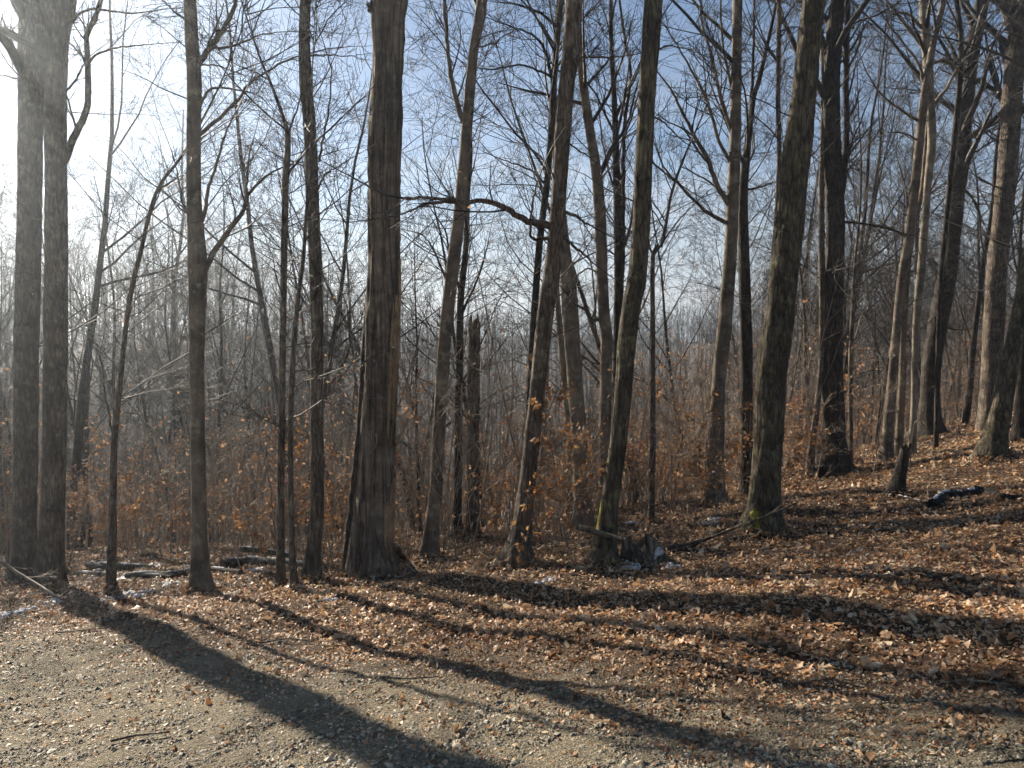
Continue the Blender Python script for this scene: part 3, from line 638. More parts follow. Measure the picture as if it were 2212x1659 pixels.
tree('mottled crooked stem in the middle of the right hand cluster', [(1940, 985, 17), (1945, 900, 15), (1950, 800, 15), (1952, 690, 15), (1958, 600, 13), (1972, 500, 11), (1990, 420, 9)], bark='bark_smooth', twig=18, height=11, s=12, name='slim_tree')
tree('tall dark leaning trunk with bulging foot on the right', [(2006, 942, 62), (2008, 890, 44), (2012, 800, 38), (2028, 691, 38), (2048, 586, 37), (2061, 456, 35), (2074, 347, 35), (2083, 239, 33), (2096, 130, 31), (2115, 35, 28), (2123, -5, 26)],
     limbs=[([(2088, 168), (2117, 176), (2143, 191), (2165, 204)], 13, 11, 0.1), ([(2020, 690), (2040, 706), (2080, 712), (2140, 700)], 5, 2, -0.2), ([(2066, 400), (2095, 420), (2115, 460), (2120, 520), (2135, 580)], 7, 4)], bark='bark_dark', twig=14, furrow=0.04)
tree('thin dark stem just left of the tall dark leaning trunk', [(2030, 640, 9), (2045, 470, 10), (2061, 304, 11), (2072, 195, 11), (2076, 87, 10), (2066, 0, 9)], depth=19.0, bark='bark_dark', twig=22, height=13, s=10, name='slim_tree')
tree('sunlit grey trunk forking at the top right corner', [(2134, 925, 46), (2138, 880, 43), (2144, 800, 42), (2146, 720, 40), (2152, 607, 39), (2165, 477, 37), (2178, 347, 37), (2187, 217, 38), (2194, 108, 37), (2206, 20, 34), (2212, -20, 30)],
     limbs=[([(2195, 90), (2180, 45), (2168, 10), (2160, -20)], 24, 18, 0.1), ([(2172, 410), (2120, 390), (2090, 360)], 5, 2)], bark='bark_grey', twig=14, flare=0.15)
tree('mossy leaning trunk with spreading roots at the right edge', [(2143, 988, 56), (2150, 940, 46), (2165, 865, 41), (2187, 756, 33), (2204, 670, 29), (2217, 590, 27), (2232, 500, 25), (2250, 380, 22)], bark='bark_mossy', twig=12, flare=0.35, lobes=5, height=13)
tree('dark trunk cut by the right edge behind the mossy leaning one', [(2204, 955, 30), (2206, 900, 26), (2210, 800, 24), (2220, 650, 22), (2235, 480, 20)], bark='bark_dark', twig=14, height=13)

# ---- extra parts of the split dead trunk
def surface_patch(rec, py0, py1, a0, a1, lift, mat, name, parent, thick=0.012, na=7, nn=26, ragged=0.12, oval=False):
    """a strip lying on a trunk between two picture heights; angles from the camera side, + to the right"""
    z0, z1 = at(1106, py0, rec['depth'])[2], at(1106, py1, rec['depth'])[2]
    z = np.linspace(z0, z1, nn)
    C = np.stack([np.interp(z, rec['C'][:, 2], rec['C'][:, i]) for i in range(3)], -1) - rec['off']
    R = np.interp(z, rec['C'][:, 2], rec['R'])
    u = np.linspace(0, 1, nn)
    taper = np.minimum(1, np.minimum(u, 1 - u) * 7) ** 0.7
    if oval: taper = np.sin(np.pi * u) ** 0.8
    mid, half = (a0 + a1) / 2, (a1 - a0) / 2
    r = np.random.default_rng(int(py0))
    lo = mid - half * (0.15 + 0.85 * taper) * (1 + r.normal(0, ragged, nn)); hi = mid + half * (0.15 + 0.85 * taper) * (1 + r.normal(0, ragged, nn))
    g = Geo()
    w = np.linspace(0, 1, na)
    A = lo[:, None] * (1 - w) + hi[:, None] * w
    edge = np.minimum(1, np.minimum(w, 1 - w) * 6)[None]
    RR = R[:, None] * (1 + lift * (0.2 + 0.8 * edge)) + r.normal(0, 0.0025, A.shape)
    top = np.stack([C[:, 0:1] + RR * np.sin(A), C[:, 1:2] - RR * np.cos(A), np.broadcast_to(C[:, 2:3], A.shape)], -1)
    RR2 = RR - thick - R[:, None] * (lift + 0.1)
    bot = np.stack([C[:, 0:1] + RR2 * np.sin(A), C[:, 1:2] - RR2 * np.cos(A), np.broadcast_to(C[:, 2:3], A.shape)], -1)
    V = np.concatenate([top, bot[:, ::-1]], 1)
    g.add(V.reshape(-1, 3), grid_faces(nn, 2 * na))
    return obj(name, g.mesh(name, M[mat]), parent)
for k, (p0, p1, b0, b1, lf) in enumerate([(905, 640, 0.85, 1.15, 0.085), (945, 700, 0.62, 0.84, 0.07), (860, 560, 1.16, 1.45, 0.07), (820, 655, 0.70, 0.84, 0.06)]):
    tag(surface_patch(dead, p0, p1, b0, b1, lf, 'bare_wood', 'bare_wood', dead['root'], ragged=0.10, nn=60, oval=True), 'splintered strip of bare tan wood where bark fell away')
for k, (p0, p1, b0, b1, lf) in enumerate([(1205, 1040, 0.95, 1.25, 0.12), (1190, 1075, 0.75, 0.95, 0.10), (1160, 1030, 1.25, 1.5, 0.10)]):
    tag(surface_patch(dead, p0, p1, b0, b1, lf, 'bare_wood', 'bare_wood', dead['root'], ragged=0.12, nn=50, oval=True), 'reddish bare wood low on the right side')
surface_patch(dead, 640, 60, 0.25, 0.85, 0.09, 'dead_bark', 'bark_ridge', dead['root'], nn=50)
surface_patch(dead, 1235, 560, -0.62, -0.40, 0.11, 'dead_bark', 'bark_ridge', dead['root'], nn=50, na=5)
surface_patch(dead, 1240, 780, -0.2, 0.05, 0.10, 'dead_bark', 'bark_ridge', dead['root'], nn=40, na=5)
surface_patch(dead, 560, 10, -0.75, -0.3, 0.09, 'dead_bark', 'bark_ridge', dead['root'], nn=50)
def solid(name, pts, r0, r1, mat, parent, off, s=8, n=16, jit=0.02, flat=None):
    p = np.asarray(pts, float)
    rr = np.linspace(r0, r1, len(p))
    c = curve(np.column_stack([p, rr]), n)
    c[1:-1, :3] += rng.normal(0, jit * r0, (n - 2, 3))
    g = Geo(); tubes(g, c[None, :, :3] - off, np.maximum(c[None, :, 3], 0.003), s)
    g.add(np.vstack([g.V[0].reshape(n, s, 3)[-1], c[-1:, :3] - off]), T=np.stack([np.arange(s), (np.arange(s) + 1) % s, np.full(s, s)], -1))
    g.add(np.vstack([g.V[0].reshape(n, s, 3)[0], c[:1, :3] - off]), T=np.stack([(np.arange(s) + 1) % s, np.arange(s), np.full(s, s)], -1))
    return obj(name, g.mesh(name, M[mat]), parent)
dd, do, dr = dead['depth'], dead['off'], dead['root']
tag(solid('bark_slab', [at(747, 1250, dd - 0.02), at(757, 1150, dd), at(766, 1060, dd), at(777, 950, dd + 0.02), at(786, 800, dd + 0.02), at(794, 690, dd + 0.03), at(800, 600, dd + 0.04)], 0.085, 0.05, 'bark_dark', dr, do, 8, 40, 0.08), 'dark slab of bark standing off the left side')
solid('branch_stub', [at(856, 955, dd - 0.05), at(866, 940, dd - 0.1), at(880, 910, dd - 0.15)], 0.035, 0.012, 'bare_wood', dr, do, 7, 10, 0.15)
solid('splinter', [at(812, 936, dd - 0.27), at(813, 960, dd - 0.28), at(799, 980, dd - 0.30)], 0.014, 0.006, 'bare_wood', dr, do, 6, 8, 0.2)
solid('splinter', [at(800, 24, dd - 0.05), at(797, 10, dd - 0.05), at(792, 0, dd - 0.05)], 0.05, 0.006, 'dead_bark', dr, do, 6, 8, 0.2)
for rp in [[(846, 1190), (862, 1212), (880, 1232), (900, 1246)], [(852, 1180), (872, 1206), (896, 1228), (908, 1240)], [(800, 1246), (812, 1256), (830, 1262)], [(768, 1240), (758, 1252), (745, 1260)]]:
    q0 = at(rp[0][0], rp[0][1], dd - 0.15)
    pts = [q0] + [hit(*p) + np.array([0, 0, 0.02]) for p in rp[1:]]
    solid('root', pts, 0.055, 0.02, 'dead_bark', dr, do, 7, 14, 0.12)
for t in TREES:
    if t is dead or t['depth'] > 16 or t['R'][3] < 0.09: continue
    r0 = float(t['R'][1])
    for k in range(int(rng.integers(3, 6))):
        a = rng.uniform(0, 6.28); ln = rng.uniform(1.0, 2.0) * r0 + 0.10
        d = np.array([math.cos(a), math.sin(a)]); sd = np.array([-d[1], d[0]]) * rng.normal(0, 0.25)
        P_ = []
        for u in (0.55, 1.0, 1.5, 2.2):
            xy = t['foot'][:2] + (d + sd * (u - 0.55)) * (r0 * 0.55 + ln * (u - 0.55) / 1.65)
            P_.append([xy[0], xy[1], float(h(xy[0], xy[1])) + (0.10, 0.012, -0.012, -0.04)[int((u > 0.6)) + int(u > 1.2) + int(u > 2)]])
        o = solid('root', P_, r0 * 0.34, 0.016, 'bark_grey', t['root'], t['off'], 9, 14, 0.12)
        o.data.materials[0] = t['root'].children[0].data.materials[0]
# moss on two feet
surface_patch(mossy, 1166, 1092, -1.25, -0.45, 0.09, 'moss', 'moss', mossy['root'], ragged=0.35, oval=True)
surface_patch(mossy, 1158, 1125, -0.9, -0.25, 0.09, 'moss', 'moss', mossy['root'], ragged=0.35, oval=True)
st_rec = [t for t in TREES if t['root']['label'].startswith('straight leaning trunk')][0]
surface_patch(st_rec, 1222, 1080, -1.6, -0.9, 0.05, 'moss', 'moss', st_rec['root'], ragged=0.35, oval=True)

# ------------------------------------------------------------------ wood behind: prototypes copied one by one
def twig_budget(P, R, Ln, g, ks, l0, rmin, up=0.03, ang=(0.45, 1.0), wig=0.15):
    return twigs_on(g, P, R, Ln, ks, l0, up, rmin, wig, ang)
def proto_tree(height, r0, k1, fork, rmin, t1=0.3, ang=(0.5, 0.95), wig=0.05, l1=(0.22, 0.42)):
    gt, gc = Geo(), Geo()
    z = np.array([[0, 0, -0.4]])
    P, R = grow(z, np.array([[rng.normal(0, 0.05), rng.normal(0, 0.05), 1.0]]), np.array([height]), np.array([r0]), 16, wig, 0.03, 0.12)
    tubes(gt, P, R, 9)
    S, D, LL, R0 = spawn(P, R, np.array([height]), k1, t1, 0.97, ang[0], ang[1], l1[0], l1[1], 0.5)
    Pa, Ra = grow(S, D, LL, np.maximum(R0, 0.012), 8, 0.11, 0.05, 0.22)
    tubes(gt, Pa, Ra, 5)
    twigs_on(gc, Pa, Ra, LL, fork, 0.33, 0.03, rmin, 0.14)
    # slim shoots on the lower stem
    S, D, LL, R0 = spawn(P, R, np.array([height]), 9, 0.08, t1 + 0.1, 0.9, 1.4, 0.04, 0.12, 0.12)
    Pb, Rb = grow(S, D, LL, np.maximum(R0, 0.005), 5, 0.15, 0.03, 0.3)
    tubes(gc, Pb, Rb, 3); twigs_on(gc, Pb, Rb, LL, (4, 3), 0.35, 0.03, rmin)
    return gt, gc
protos = []
for i in range(10):
    H = [15, 17, 13, 18, 12, 16, 14, 19, 11, 10][i]
    gt, gc = proto_tree(H, [0.11, 0.15, 0.09, 0.17, 0.08, 0.12, 0.10, 0.19, 0.06, 0.055][i], [11, 12, 12, 11, 13, 10, 14, 12, 13, 12][i], (6, 5, 4), 0.0042,
                        [0.3, 0.38, 0.25, 0.4, 0.22, 0.3, 0.2, 0.4, 0.18, 0.2][i])
    protos.append((gt.mesh('trunk', M[['bark_dark', 'bark_grey', 'bark_dark', 'bark_dark', 'bark_grey'][i % 5]]), gc.mesh('crown', M['twig'])))
occupied = [(t['foot'][0], t['foot'][1]) for t in TREES]
def zone(x, y):
    a = x / y
    side = 'left' if a < -0.28 else ('right' if a > 0.3 else 'middle')
    return side, ('near' if y < 30 else 'deep')
MARKS = [(-400, 'the left edge'), (58, 'the leftmost trunk'), (120, 'its twin trunk'), (247, 'the slim tree'), (426, 'the forked grey tree'), (618, 'the pole pair'), (683, 'the kinked trunk'), (820, 'the dead trunk'),
         (958, 'the two stemmed tree'), (1024, 'the snag'), (1160, 'the bough trunk'), (1345, 'the stump trunk'), (1558, 'the fan limbed tree'), (1668, 'the thickest trunk'), (1800, 'the dark double trunk'), (1930, 'the right cluster'),
         (2020, 'the tall dark trunk'), (2150, 'the forked trunk'), (3000, 'the right edge')]
def between(x, y):
    """names the gap between front trunks in which a place behind them shows"""
    px = CX + FPX * x / (y * cp)
    for (a, na), (b, nb) in zip(MARKS[:-1], MARKS[1:]):
        if a <= px < b: return 'between %s and %s' % (na, nb)
    return 'beyond the right edge'
PR0 = [0.11, 0.15, 0.09, 0.17, 0.08, 0.12, 0.10, 0.19, 0.06, 0.055]
def place_wood(n, y0, y1, spread, smin, smax, sel=None, pw=0.8):
    made = 0
    tries = 0
    while made < n and tries < 6000:
        tries += 1
        y = y0 + (y1 - y0) * rng.uniform() ** pw
        x = rng.uniform(spread[0], spread[1]) * y
        if any((x - a) ** 2 + (y - b) ** 2 < 1.1 for a, b in occupied): continue
        occupied.append((x, y))
        pi = int(rng.integers(0, len(protos)) if sel is None else rng.choice(sel))
        tm, cm = protos[pi]
        z = float(h(x, y))
        r = empty('woodland_tree', (x, y, z))
        r.rotation_euler = (rng.normal(0, 0.04), rng.normal(0.03, 0.04), rng.uniform(0, 6.28))
        sc = rng.uniform(smin, smax)
        r.scale = (sc,) * 3
        bk = ['dark', 'grey', 'dark', 'dark', 'grey'][pi % 5]
        lb = '%s %s bare %s %s' % (('near', 'farther', 'far')[0 if y < 26 else (1 if y < 42 else 2)], bk, 'pole' if PR0[pi] * sc < 0.085 else 'tree', between(x, y))
        tag(r, lb, 'tree', 'bare trees ' + between(x, y))
        obj('trunk', tm, r); obj('crown', cm, r)['kind'] = 'stuff'
        made += 1
place_wood(46, 17, 36, (-0.8, -0.2), 0.75, 1.15, [2, 4, 8, 9, 6, 5])
place_wood(22, 16, 34, (-0.25, 0.35), 0.45, 0.85, [2, 4, 8, 9, 6])
place_wood(40, 18, 40, (0.3, 0.8), 0.8, 1.2, [2, 4, 8, 9, 0, 5])
place_wood(44, 34, 66, (-0.82, -0.24), 1.0, 1.45)
place_wood(20, 34, 70, (-0.2, 0.35), 0.55, 0.85)
place_wood(44, 38, 78, (0.3, 0.82), 0.9, 1.3)

# far wood on the opposite slopes: nobody could count it
def far_wood():
    g = Geo()
    kinds = []
    for i in range(16):
        a = Geo()
        H = rng.uniform(10, 15)
        P, R = grow(np.array([[0, 0, -0.5]]), np.array([[0, 0, 1.0]]), np.array([H]), np.array([0.13]), 3, 0.05, 0.02, 0.25)
        tubes(a, P, R, 3)
        S, D, LL, R0 = spawn(P, R, np.array([H]), 10, 0.3, 0.98, 0.45, 0.95, 0.22, 0.4, 0.5)
        Pa, Ra = grow(S, D, LL, np.maximum(R0, 0.035), 2, 0.15, 0.06, 0.4); tubes(a, Pa, Ra, 3)
        if i < 8:
            S, D, LL, R0 = spawn(Pa, Ra, LL, 2, 0.3, 1.0, 0.4, 0.9, 0.5, 0.8, 0.6)
            Pb, Rb = grow(S, D, LL, np.maximum(R0, 0.02), 2, 0.15, 0.06, 0.5); tubes(a, Pb, Rb, 3)
        kinds.append((np.concatenate(a.V), np.concatenate(a.Q)))
    n = 3300
    y = 72 + (345 - 72) * rng.uniform(size=n) ** 0.9
    y[:400] = rng.uniform(285, 335, 400)
    x = rng.uniform(-0.85, 0.85, n) * y
    for i in range(n):
        V, Qf = kinds[i % 8 + (8 if y[i] > 170 else 0)]
        s = rng.uniform(0.7, 1.15); c, d = math.cos(i * 2.4), math.sin(i * 2.4)
        W = V.copy()
        W[:, 0] = (V[:, 0] * c - V[:, 1] * d) * s + x[i]; W[:, 1] = (V[:, 0] * d + V[:, 1] * c) * s + y[i]
        W[:, 2] = V[:, 2] * s * rng.uniform(0.9, 1.1) + float(h(x[i], y[i]))
        g.add(W, Qf)
    o = obj('far_wood', g.mesh('far_wood', M['far_tree'], False))
    tag(o, 'far bare brown wood covering the opposite hillside', 'woodland', kind='stuff')
far_wood()

# ------------------------------------------------------------------ undergrowth
def leaf_quads(geo, C, D, size, up=None):
    """folded diamond leaves: C base, D direction, size length"""
    B = len(C)
    D = norm(D)
    q = rng.normal(size=(B, 3)); q = norm(q - (q * D).sum(1, keepdims=True) * D)
    n = np.cross(D, q)
    w = size[:, None] * rng.uniform(0.22, 0.34, (B, 1))
    mid = C + D * size[:, None] * 0.5
    fold = n * w * rng.uniform(0.1, 0.7, (B, 1))
    V = np.stack([C, mid + q * w + fold, C + D * size[:, None], mid - q * w + fold], 1).reshape(-1, 3)
    i = np.arange(B)[:, None] * 4
    T = np.concatenate([i + np.array([[0, 1, 2]]), i + np.array([[0, 2, 3]])])
    geo.add(V, T=T)
def sapling_proto(H, r0, k, nleaf, spread=(0.7, 1.25)):
    gs, gt, gl = Geo(), Geo(), Geo()
    P, R = grow(np.array([[0, 0, -0.15]]), np.array([[rng.normal(0, 0.1), rng.normal(0, 0.1), 1]]), np.array([H]), np.array([r0]), 9, 0.07, 0.04, 0.2)
    tubes(gs, P, R, 5)
    S, D, LL, R0 = spawn(P, R, np.array([H]), k, 0.12, 0.98, spread[0], spread[1], 0.2, 0.42, 0.45, 0.4)
    Pa, Ra = grow(S, D, LL, np.maximum(R0, 0.0035), 5, 0.15, 0.02, 0.35); tubes(gs, Pa, Ra, 3)
    Pt, Rt = twigs_on(gt, Pa, Ra, LL, (5, 3), 0.34, 0.02, 0.0022, 0.17)
    if nleaf:
        j = rng.integers(0, len(Pt), nleaf); f = rng.integers(0, 2, nleaf)
        C = Pt[j, f] + (Pt[j, f + 1] - Pt[j, f]) * rng.uniform(0, 1, (nleaf, 1))
        Dl = (Pt[j, 2] - Pt[j, 0]) * 1.5 / np.maximum(np.linalg.norm(Pt[j, 2] - Pt[j, 0], axis=1, keepdims=True), 1e-6) + rng.normal(0, 0.6, (nleaf, 3)) + np.array([0, 0, -0.7])
        leaf_quads(gl, C, Dl, rng.uniform(0.055, 0.10, nleaf))
    return gs, gt, gl
sap = []
SH = [1.6, 2.2, 2.8, 3.4, 1.3, 2.5, 4.2, 3.0]
BH = [1.5, 2.1, 2.8, 3.6, 1.1, 4.5]
for i in range(8):
    gs, gt, gl = sapling_proto([1.6, 2.2, 2.8, 3.4, 1.3, 2.5, 4.2, 3.0][i], [0.010, 0.013, 0.016, 0.02, 0.008, 0.014, 0.024, 0.017][i], [10, 13, 15, 18, 9, 14, 20, 16][i], [240, 120, 460, 200, 90, 520, 160, 300][i])
    sap.append((gs.mesh('stem', M['twig_light']), gt.mesh('twigs', M['twig_light']), gl.mesh('leaves', M['dull_leaf'])))
bright = [(a_, b_, c_.copy()) for a_, b_, c_ in sap]
for t_ in bright: t_[2].materials[0] = M['beech_leaf']
brush = []
for i in range(6):
    gs, gt, gl = sapling_proto([1.5, 2.1, 2.8, 3.6, 1.1, 4.5][i], [0.008, 0.010, 0.013, 0.017, 0.007, 0.022][i], [13, 16, 18, 22, 12, 26][i], 0, (0.5, 1.2))
    brush.append((gs.mesh('stem', M['twig_light']), gt.mesh('twigs', M['twig_light'])))
def put_sapling(x, y, proto, scale, label, group, name='beech_sapling', cat='sapling'):
    z = float(h(x, y))
    r = empty(name, (x, y, z))
    r.rotation_euler = (rng.normal(0, 0.08), rng.normal(0.05, 0.08), rng.uniform(0, 6.28))
    r.scale = (scale,) * 3
    tag(r, label, cat, group)
    for nm, me in zip(('stem', 'twigs', 'leaves'), proto):
        o = obj(nm, me, r)
        if nm != 'stem': o['kind'] = 'stuff'
    return r
# the ones whose bright orange leaves stand out
for px, py, k, sc, lb in [(1236, 1215, 5, 1.0, 'beech sapling with orange leaves between the two centre trunks'), (1185, 1205, 1, 0.95, 'low beech sapling with orange leaves right of the trunk with the long bough'),
                          (1105, 1185, 0, 0.9, 'beech sapling with orange leaves left of the trunk with the long bough'), (720, 1225, 5, 0.85, 'beech sapling with orange leaves against the left of the dead trunk'),
                          (585, 1225, 0, 0.8, 'low spray of orange beech leaves beside the pair of thin poles'), (1545, 1120, 2, 0.9, 'beech sapling with tan leaves left of the big mossy trunk'),
                          (1500, 1140, 5, 0.8, 'bushy beech sapling with tan leaves behind the snowy stump'), (1280, 1150, 3, 0.8, 'taller beech sapling with orange leaves behind the centre trunks'),
                          (350, 1205, 2, 0.9, 'beech sapling with dull orange leaves behind the snowy logs on the left'), (1720, 1075, 0, 0.9, 'small beech sapling right of the big mossy trunk')]:
    q = hit(px, py)
    put_sapling(q[0], q[1], bright[k], sc, lb, None)
def clear_of(x, y, d=0.35):
    return all((x - a) ** 2 + (y - b) ** 2 > d * d for a, b in occupied[:len(TREES)])
def tree_line(x):
    return np.interp(x, [-14, -7, -3, 0, 3, 6, 9, 14], [15.0, 14.2, 11.6, 11.8, 13.0, 15.5, 19.5, 25.0])
cnt = 0
while cnt < 230:
    a = rng.uniform(-0.78, 0.8); y = 11 + 27 * rng.uniform() ** 1.2; x = a * y
    if y < tree_line(x) + rng.uniform(0, 1.0) or not clear_of(x, y): continue
    k = int(rng.integers(0, 8)); sc = rng.uniform(0.6, 1.15)
    put_sapling(x, y, sap[k], sc, '%s %s beech sapling %s' % ('near' if y < 18 else ('farther' if y < 26 else 'far'), 'tall' if SH[k] * sc > 2.4 else 'low', between(x, y)), 'beech saplings ' + between(x, y)); cnt += 1
cnt = 0
while cnt < 180:
    a = rng.uniform(-0.78, 0.8); y = 11 + 25 * rng.uniform() ** 1.2; x = a * y
    if y < tree_line(x) - 0.3 + rng.uniform(0, 1.0) or not clear_of(x, y): continue
    k = int(rng.integers(0, 6)); sc = rng.uniform(0.6, 1.1)
    put_sapling(x, y, brush[k], sc, '%s %s bare bush %s' % ('near' if y < 18 else ('farther' if y < 26 else 'far'), 'tall' if BH[k] * sc > 2.2 else 'low', between(x, y)), 'bare bushes ' + between(x, y), name='bare_bush', cat='bush'); cnt += 1
for px, py, k, lb in [(15, 1240, 3, 'spreading bare bush left of the leftmost trunk'), (150, 1246, 2, 'spreading bare bush at the foot of the twin trunk'), (330, 1232, 1, 'bare bush behind the snowy logs at left'), (985, 1215, 3, 'bare bush between the two stemmed tree and the snag'),
                      (1440, 1150, 2, 'bare bush behind the snowy stump'), (1760, 1062, 1, 'low bare bush right of the thickest trunk'), (1880, 1040, 2, 'bare bush left of the broken hollow stub'), (520, 1240, 2, 'bare bush left of the pole pair')]:
    q = hit(px, py)
    put_sapling(q[0], q[1], brush[k], 0.9, lb, None, name='bare_bush', cat='bush')
def undergrowth():
    g = Geo()
    n = 4400
    a = rng.uniform(-0.8, 0.85, n); y = 10.5 + 34 * rng.uniform(size=n) ** 1.3; x = a * y
    keep = y > tree_line(x) - 0.4 + rng.exponential(0.7, n) * 0.5
    x, y = x[keep], y[keep]; n = len(x)
    S = np.stack([x, y, h(x, y) - 0.05], -1)
    D = np.stack([rng.normal(0, 0.16, n), rng.normal(0, 0.16, n), np.ones(n)], -1)
    Ln = rng.gamma(3.0, 0.6, n) + 0.4
    P, R = grow(S, D, Ln, 0.0028 + Ln * 0.0022, 4, 0.07, 0.03, 0.3)
    tubes(g, P, R, 3)
    S, D, LL, R0 = spawn(P, R, Ln, 6, 0.25, 1.0, 0.3, 0.95, 0.16, 0.36, 0.6)
    P, R = grow(S, D, LL, np.maximum(R0, 0.0026), 2, 0.16, 0.02, 0.4)
    tubes(g, P, R, 3)
    o = obj('undergrowth', g.mesh('undergrowth', M['twig_light']))
    tag(o, 'tangled brown undergrowth of thin stems filling the hollow behind the trees', 'undergrowth', kind='stuff')
    gl = Geo()
    m = 22000
    j = rng.integers(0, len(P), m)
    leaf_quads(gl, P[j, 0] + (P[j, 1] - P[j, 0]) * rng.uniform(0.2, 1, (m, 1)), rng.normal(0, 0.6, (m, 3)) + np.array([0, 0, -0.5]), rng.uniform(0.05, 0.1, m))
    lo = obj('withered_leaves', gl.mesh('withered_leaves', M['dull_leaf']), o)
    lo['kind'] = 'stuff'
undergrowth()

# ------------------------------------------------------------------ leaf litter, gravel
def road(x, y): return y + 0.6 * x - 5.3
def vnoise(x, y):
    return 0.5 * np.sin(1.7 * x + 0.9 * y) * np.sin(1.3 * y - 0.8 * x + 1) + 0.35 * np.sin(3.1 * x - 2.3 * y + 2) + 0.25 * np.sin(5.3 * x + 4.1 * y)
def leaf_template():
    # base, two rows of three, tip
    return np.array([[0, 0], [-0.27, 0.3], [0, 0.32], [0.27, 0.3], [-0.25, 0.66], [0, 0.68], [0.25, 0.66], [0, 1.0]], float) - np.array([0, 0.5])
LT = leaf_template()
LF = np.array([[0, 2, 1], [0, 3, 2], [1, 2, 5], [1, 5, 4], [2, 3, 6], [2, 6, 5], [4, 5, 7], [5, 6, 7]])
LT4 = np.array([[0, -0.5], [-0.3, 0.02], [0, 0.0], [0.3, 0.02], [0, 0.5]]); LF4 = np.array([[0, 2, 1], [0, 3, 2], [1, 2, 4], [2, 3, 4]])
def leaves(geo, x, y, z, size, tilt, small=False):
    B = len(x)
    TV, TF = (LT4, LF4) if small else (LT, LF)
    nv = len(TV)
    jx = 1 + rng.normal(0, 0.25, (B, nv)); jy = rng.normal(0, 0.05, (B, nv))
    U = TV[None, :, 0] * jx * rng.uniform(0.7, 1.35, (B, 1)); Vv = TV[None, :, 1] + jy
    cu = rng.normal(0.3, 1.15, (B, 1)); cv = rng.normal(0.1, 0.65, (B, 1)); tw = rng.normal(0, 0.7, (B, 1))
    Wz = cu * U ** 2 * 2.2 + cv * Vv ** 2 + tw * U * Vv + np.abs(cu) * 0.0
    loc = np.stack([U, Vv, Wz], -1) * size[:, None, None]
    yaw = rng.uniform(0, 6.28, B); ta = rng.normal(0, tilt, B); tb = rng.normal(0, tilt, B)
    cx, sx = np.cos(ta)[:, None], np.sin(ta)[:, None]; c2, s2 = np.cos(tb)[:, None], np.sin(tb)[:, None]
    X, Y, Z = loc[..., 0], loc[..., 1], loc[..., 2]
    Y, Z = Y * cx - Z * sx, Y * sx + Z * cx
    X, Z = X * c2 + Z * s2, -X * s2 + Z * c2
    c3, s3 = np.cos(yaw)[:, None], np.sin(yaw)[:, None]
    X, Y = X * c3 - Y * s3, X * s3 + Y * c3
    Z = Z - np.quantile(Z, 0.3, axis=1, keepdims=True)
    geo.add(np.stack([X + x[:, None], Y + y[:, None], Z + z[:, None]], -1), T=(np.arange(B)[:, None, None] * nv + TF[None]).reshape(-1, 3))
def litter():
    g = Geo()
    n = 110000
    y = 3.4 + 16.5 * rng.uniform(size=n) ** 1.1; x = rng.uniform(-0.78, 0.82, n) * y
    d = road(x, y) + 1.1 * vnoise(x, y) + 0.5 * np.sin(6.1 * x + 1.3) * np.sin(5.2 * y)
    keep = rng.uniform(size=n) < 0.06 + 0.94 * ss(-1.3, 1.2, d)
    x, y = x[keep], y[keep]
    z = h(x, y) + rng.uniform(0.0, 0.03, len(x)) * ss(0, 1.5, road(x, y)) + 0.003
    size = np.clip(rng.lognormal(math.log(0.037), 0.44, len(x)), 0.012, 0.11) * (0.7 + 0.3 * ss(-0.5, 1.0, road(x, y))) * (0.9 + 0.02 * np.maximum(0, y - 8))
    nr = y < 8.0
    leaves(g, x[nr], y[nr], z[nr], size[nr], 0.38)
    leaves(g, x[~nr], y[~nr], z[~nr], size[~nr] * 1.05, 0.40, True)
    # leaves banked up round the feet of the trunks
    for t in TREES:
        if t['depth'] > 17: continue
        r0 = float(t['R'][2]); m = 110 + int(r0 * 900)
        a = rng.uniform(0, 6.28, m); d = r0 * rng.uniform(0.95, 1.3, m) + rng.exponential(0.10, m)
        lx, ly = t['foot'][0] + d * np.cos(a), t['foot'][1] + d * np.sin(a)
        leaves(g, lx, ly, h(lx, ly) + 0.15 * np.exp(-(d - r0) / 0.13) * rng.uniform(0.2, 1, m) + 0.01, rng.uniform(0.04, 0.085, m), 0.4, True)
    # farther up the slope on the right
    n = 16000
    y = 14 + 22 * rng.uniform(size=n); x = rng.uniform(0.25, 0.8, n) * y
    leaves(g, x, y, h(x, y) + rng.uniform(0, 0.03, n), rng.uniform(0.06, 0.13, n), 0.35, True)
    # bits of broken leaf on the gravel
    n = 34000
    y = 3.4 + 7.0 * rng.uniform(size=n); x = rng.uniform(-0.78, 0.8, n) * y
    k = rng.uniform(size=n) < 0.12 + 0.88 * ss(-2.3, 0.5, road(x, y) + 1.2 * vnoise(x * 0.6, y * 0.6))
    x, y = x[k], y[k]
    leaves(g, x, y, h(x, y) + 0.006, rng.uniform(0.012, 0.042, len(x)), 0.25, True)
    o = obj('leaf_litter', g.mesh('leaf_litter', M['litter']))
    tag(o, 'thick litter of curled brown and tan fallen leaves on the ground', 'leaf litter', kind='stuff')
    return o
litter()
OCT = np.array([[1, 0, 0], [-1, 0, 0], [0, 1, 0], [0, -1, 0], [0, 0, 1], [0, 0, -1], [.7, .7, .3], [-.7, .7, .3], [-.7, -.7, .3], [.7, -.7, .3]], float)
OT = np.array([[0, 6, 4], [6, 2, 4], [2, 7, 4], [7, 1, 4], [1, 8, 4], [8, 3, 4], [3, 9, 4], [9, 0, 4], [0, 5, 6], [6, 5, 2], [2, 5, 7], [7, 5, 1], [1, 5, 8], [8, 5, 3], [3, 5, 9], [9, 5, 0]])
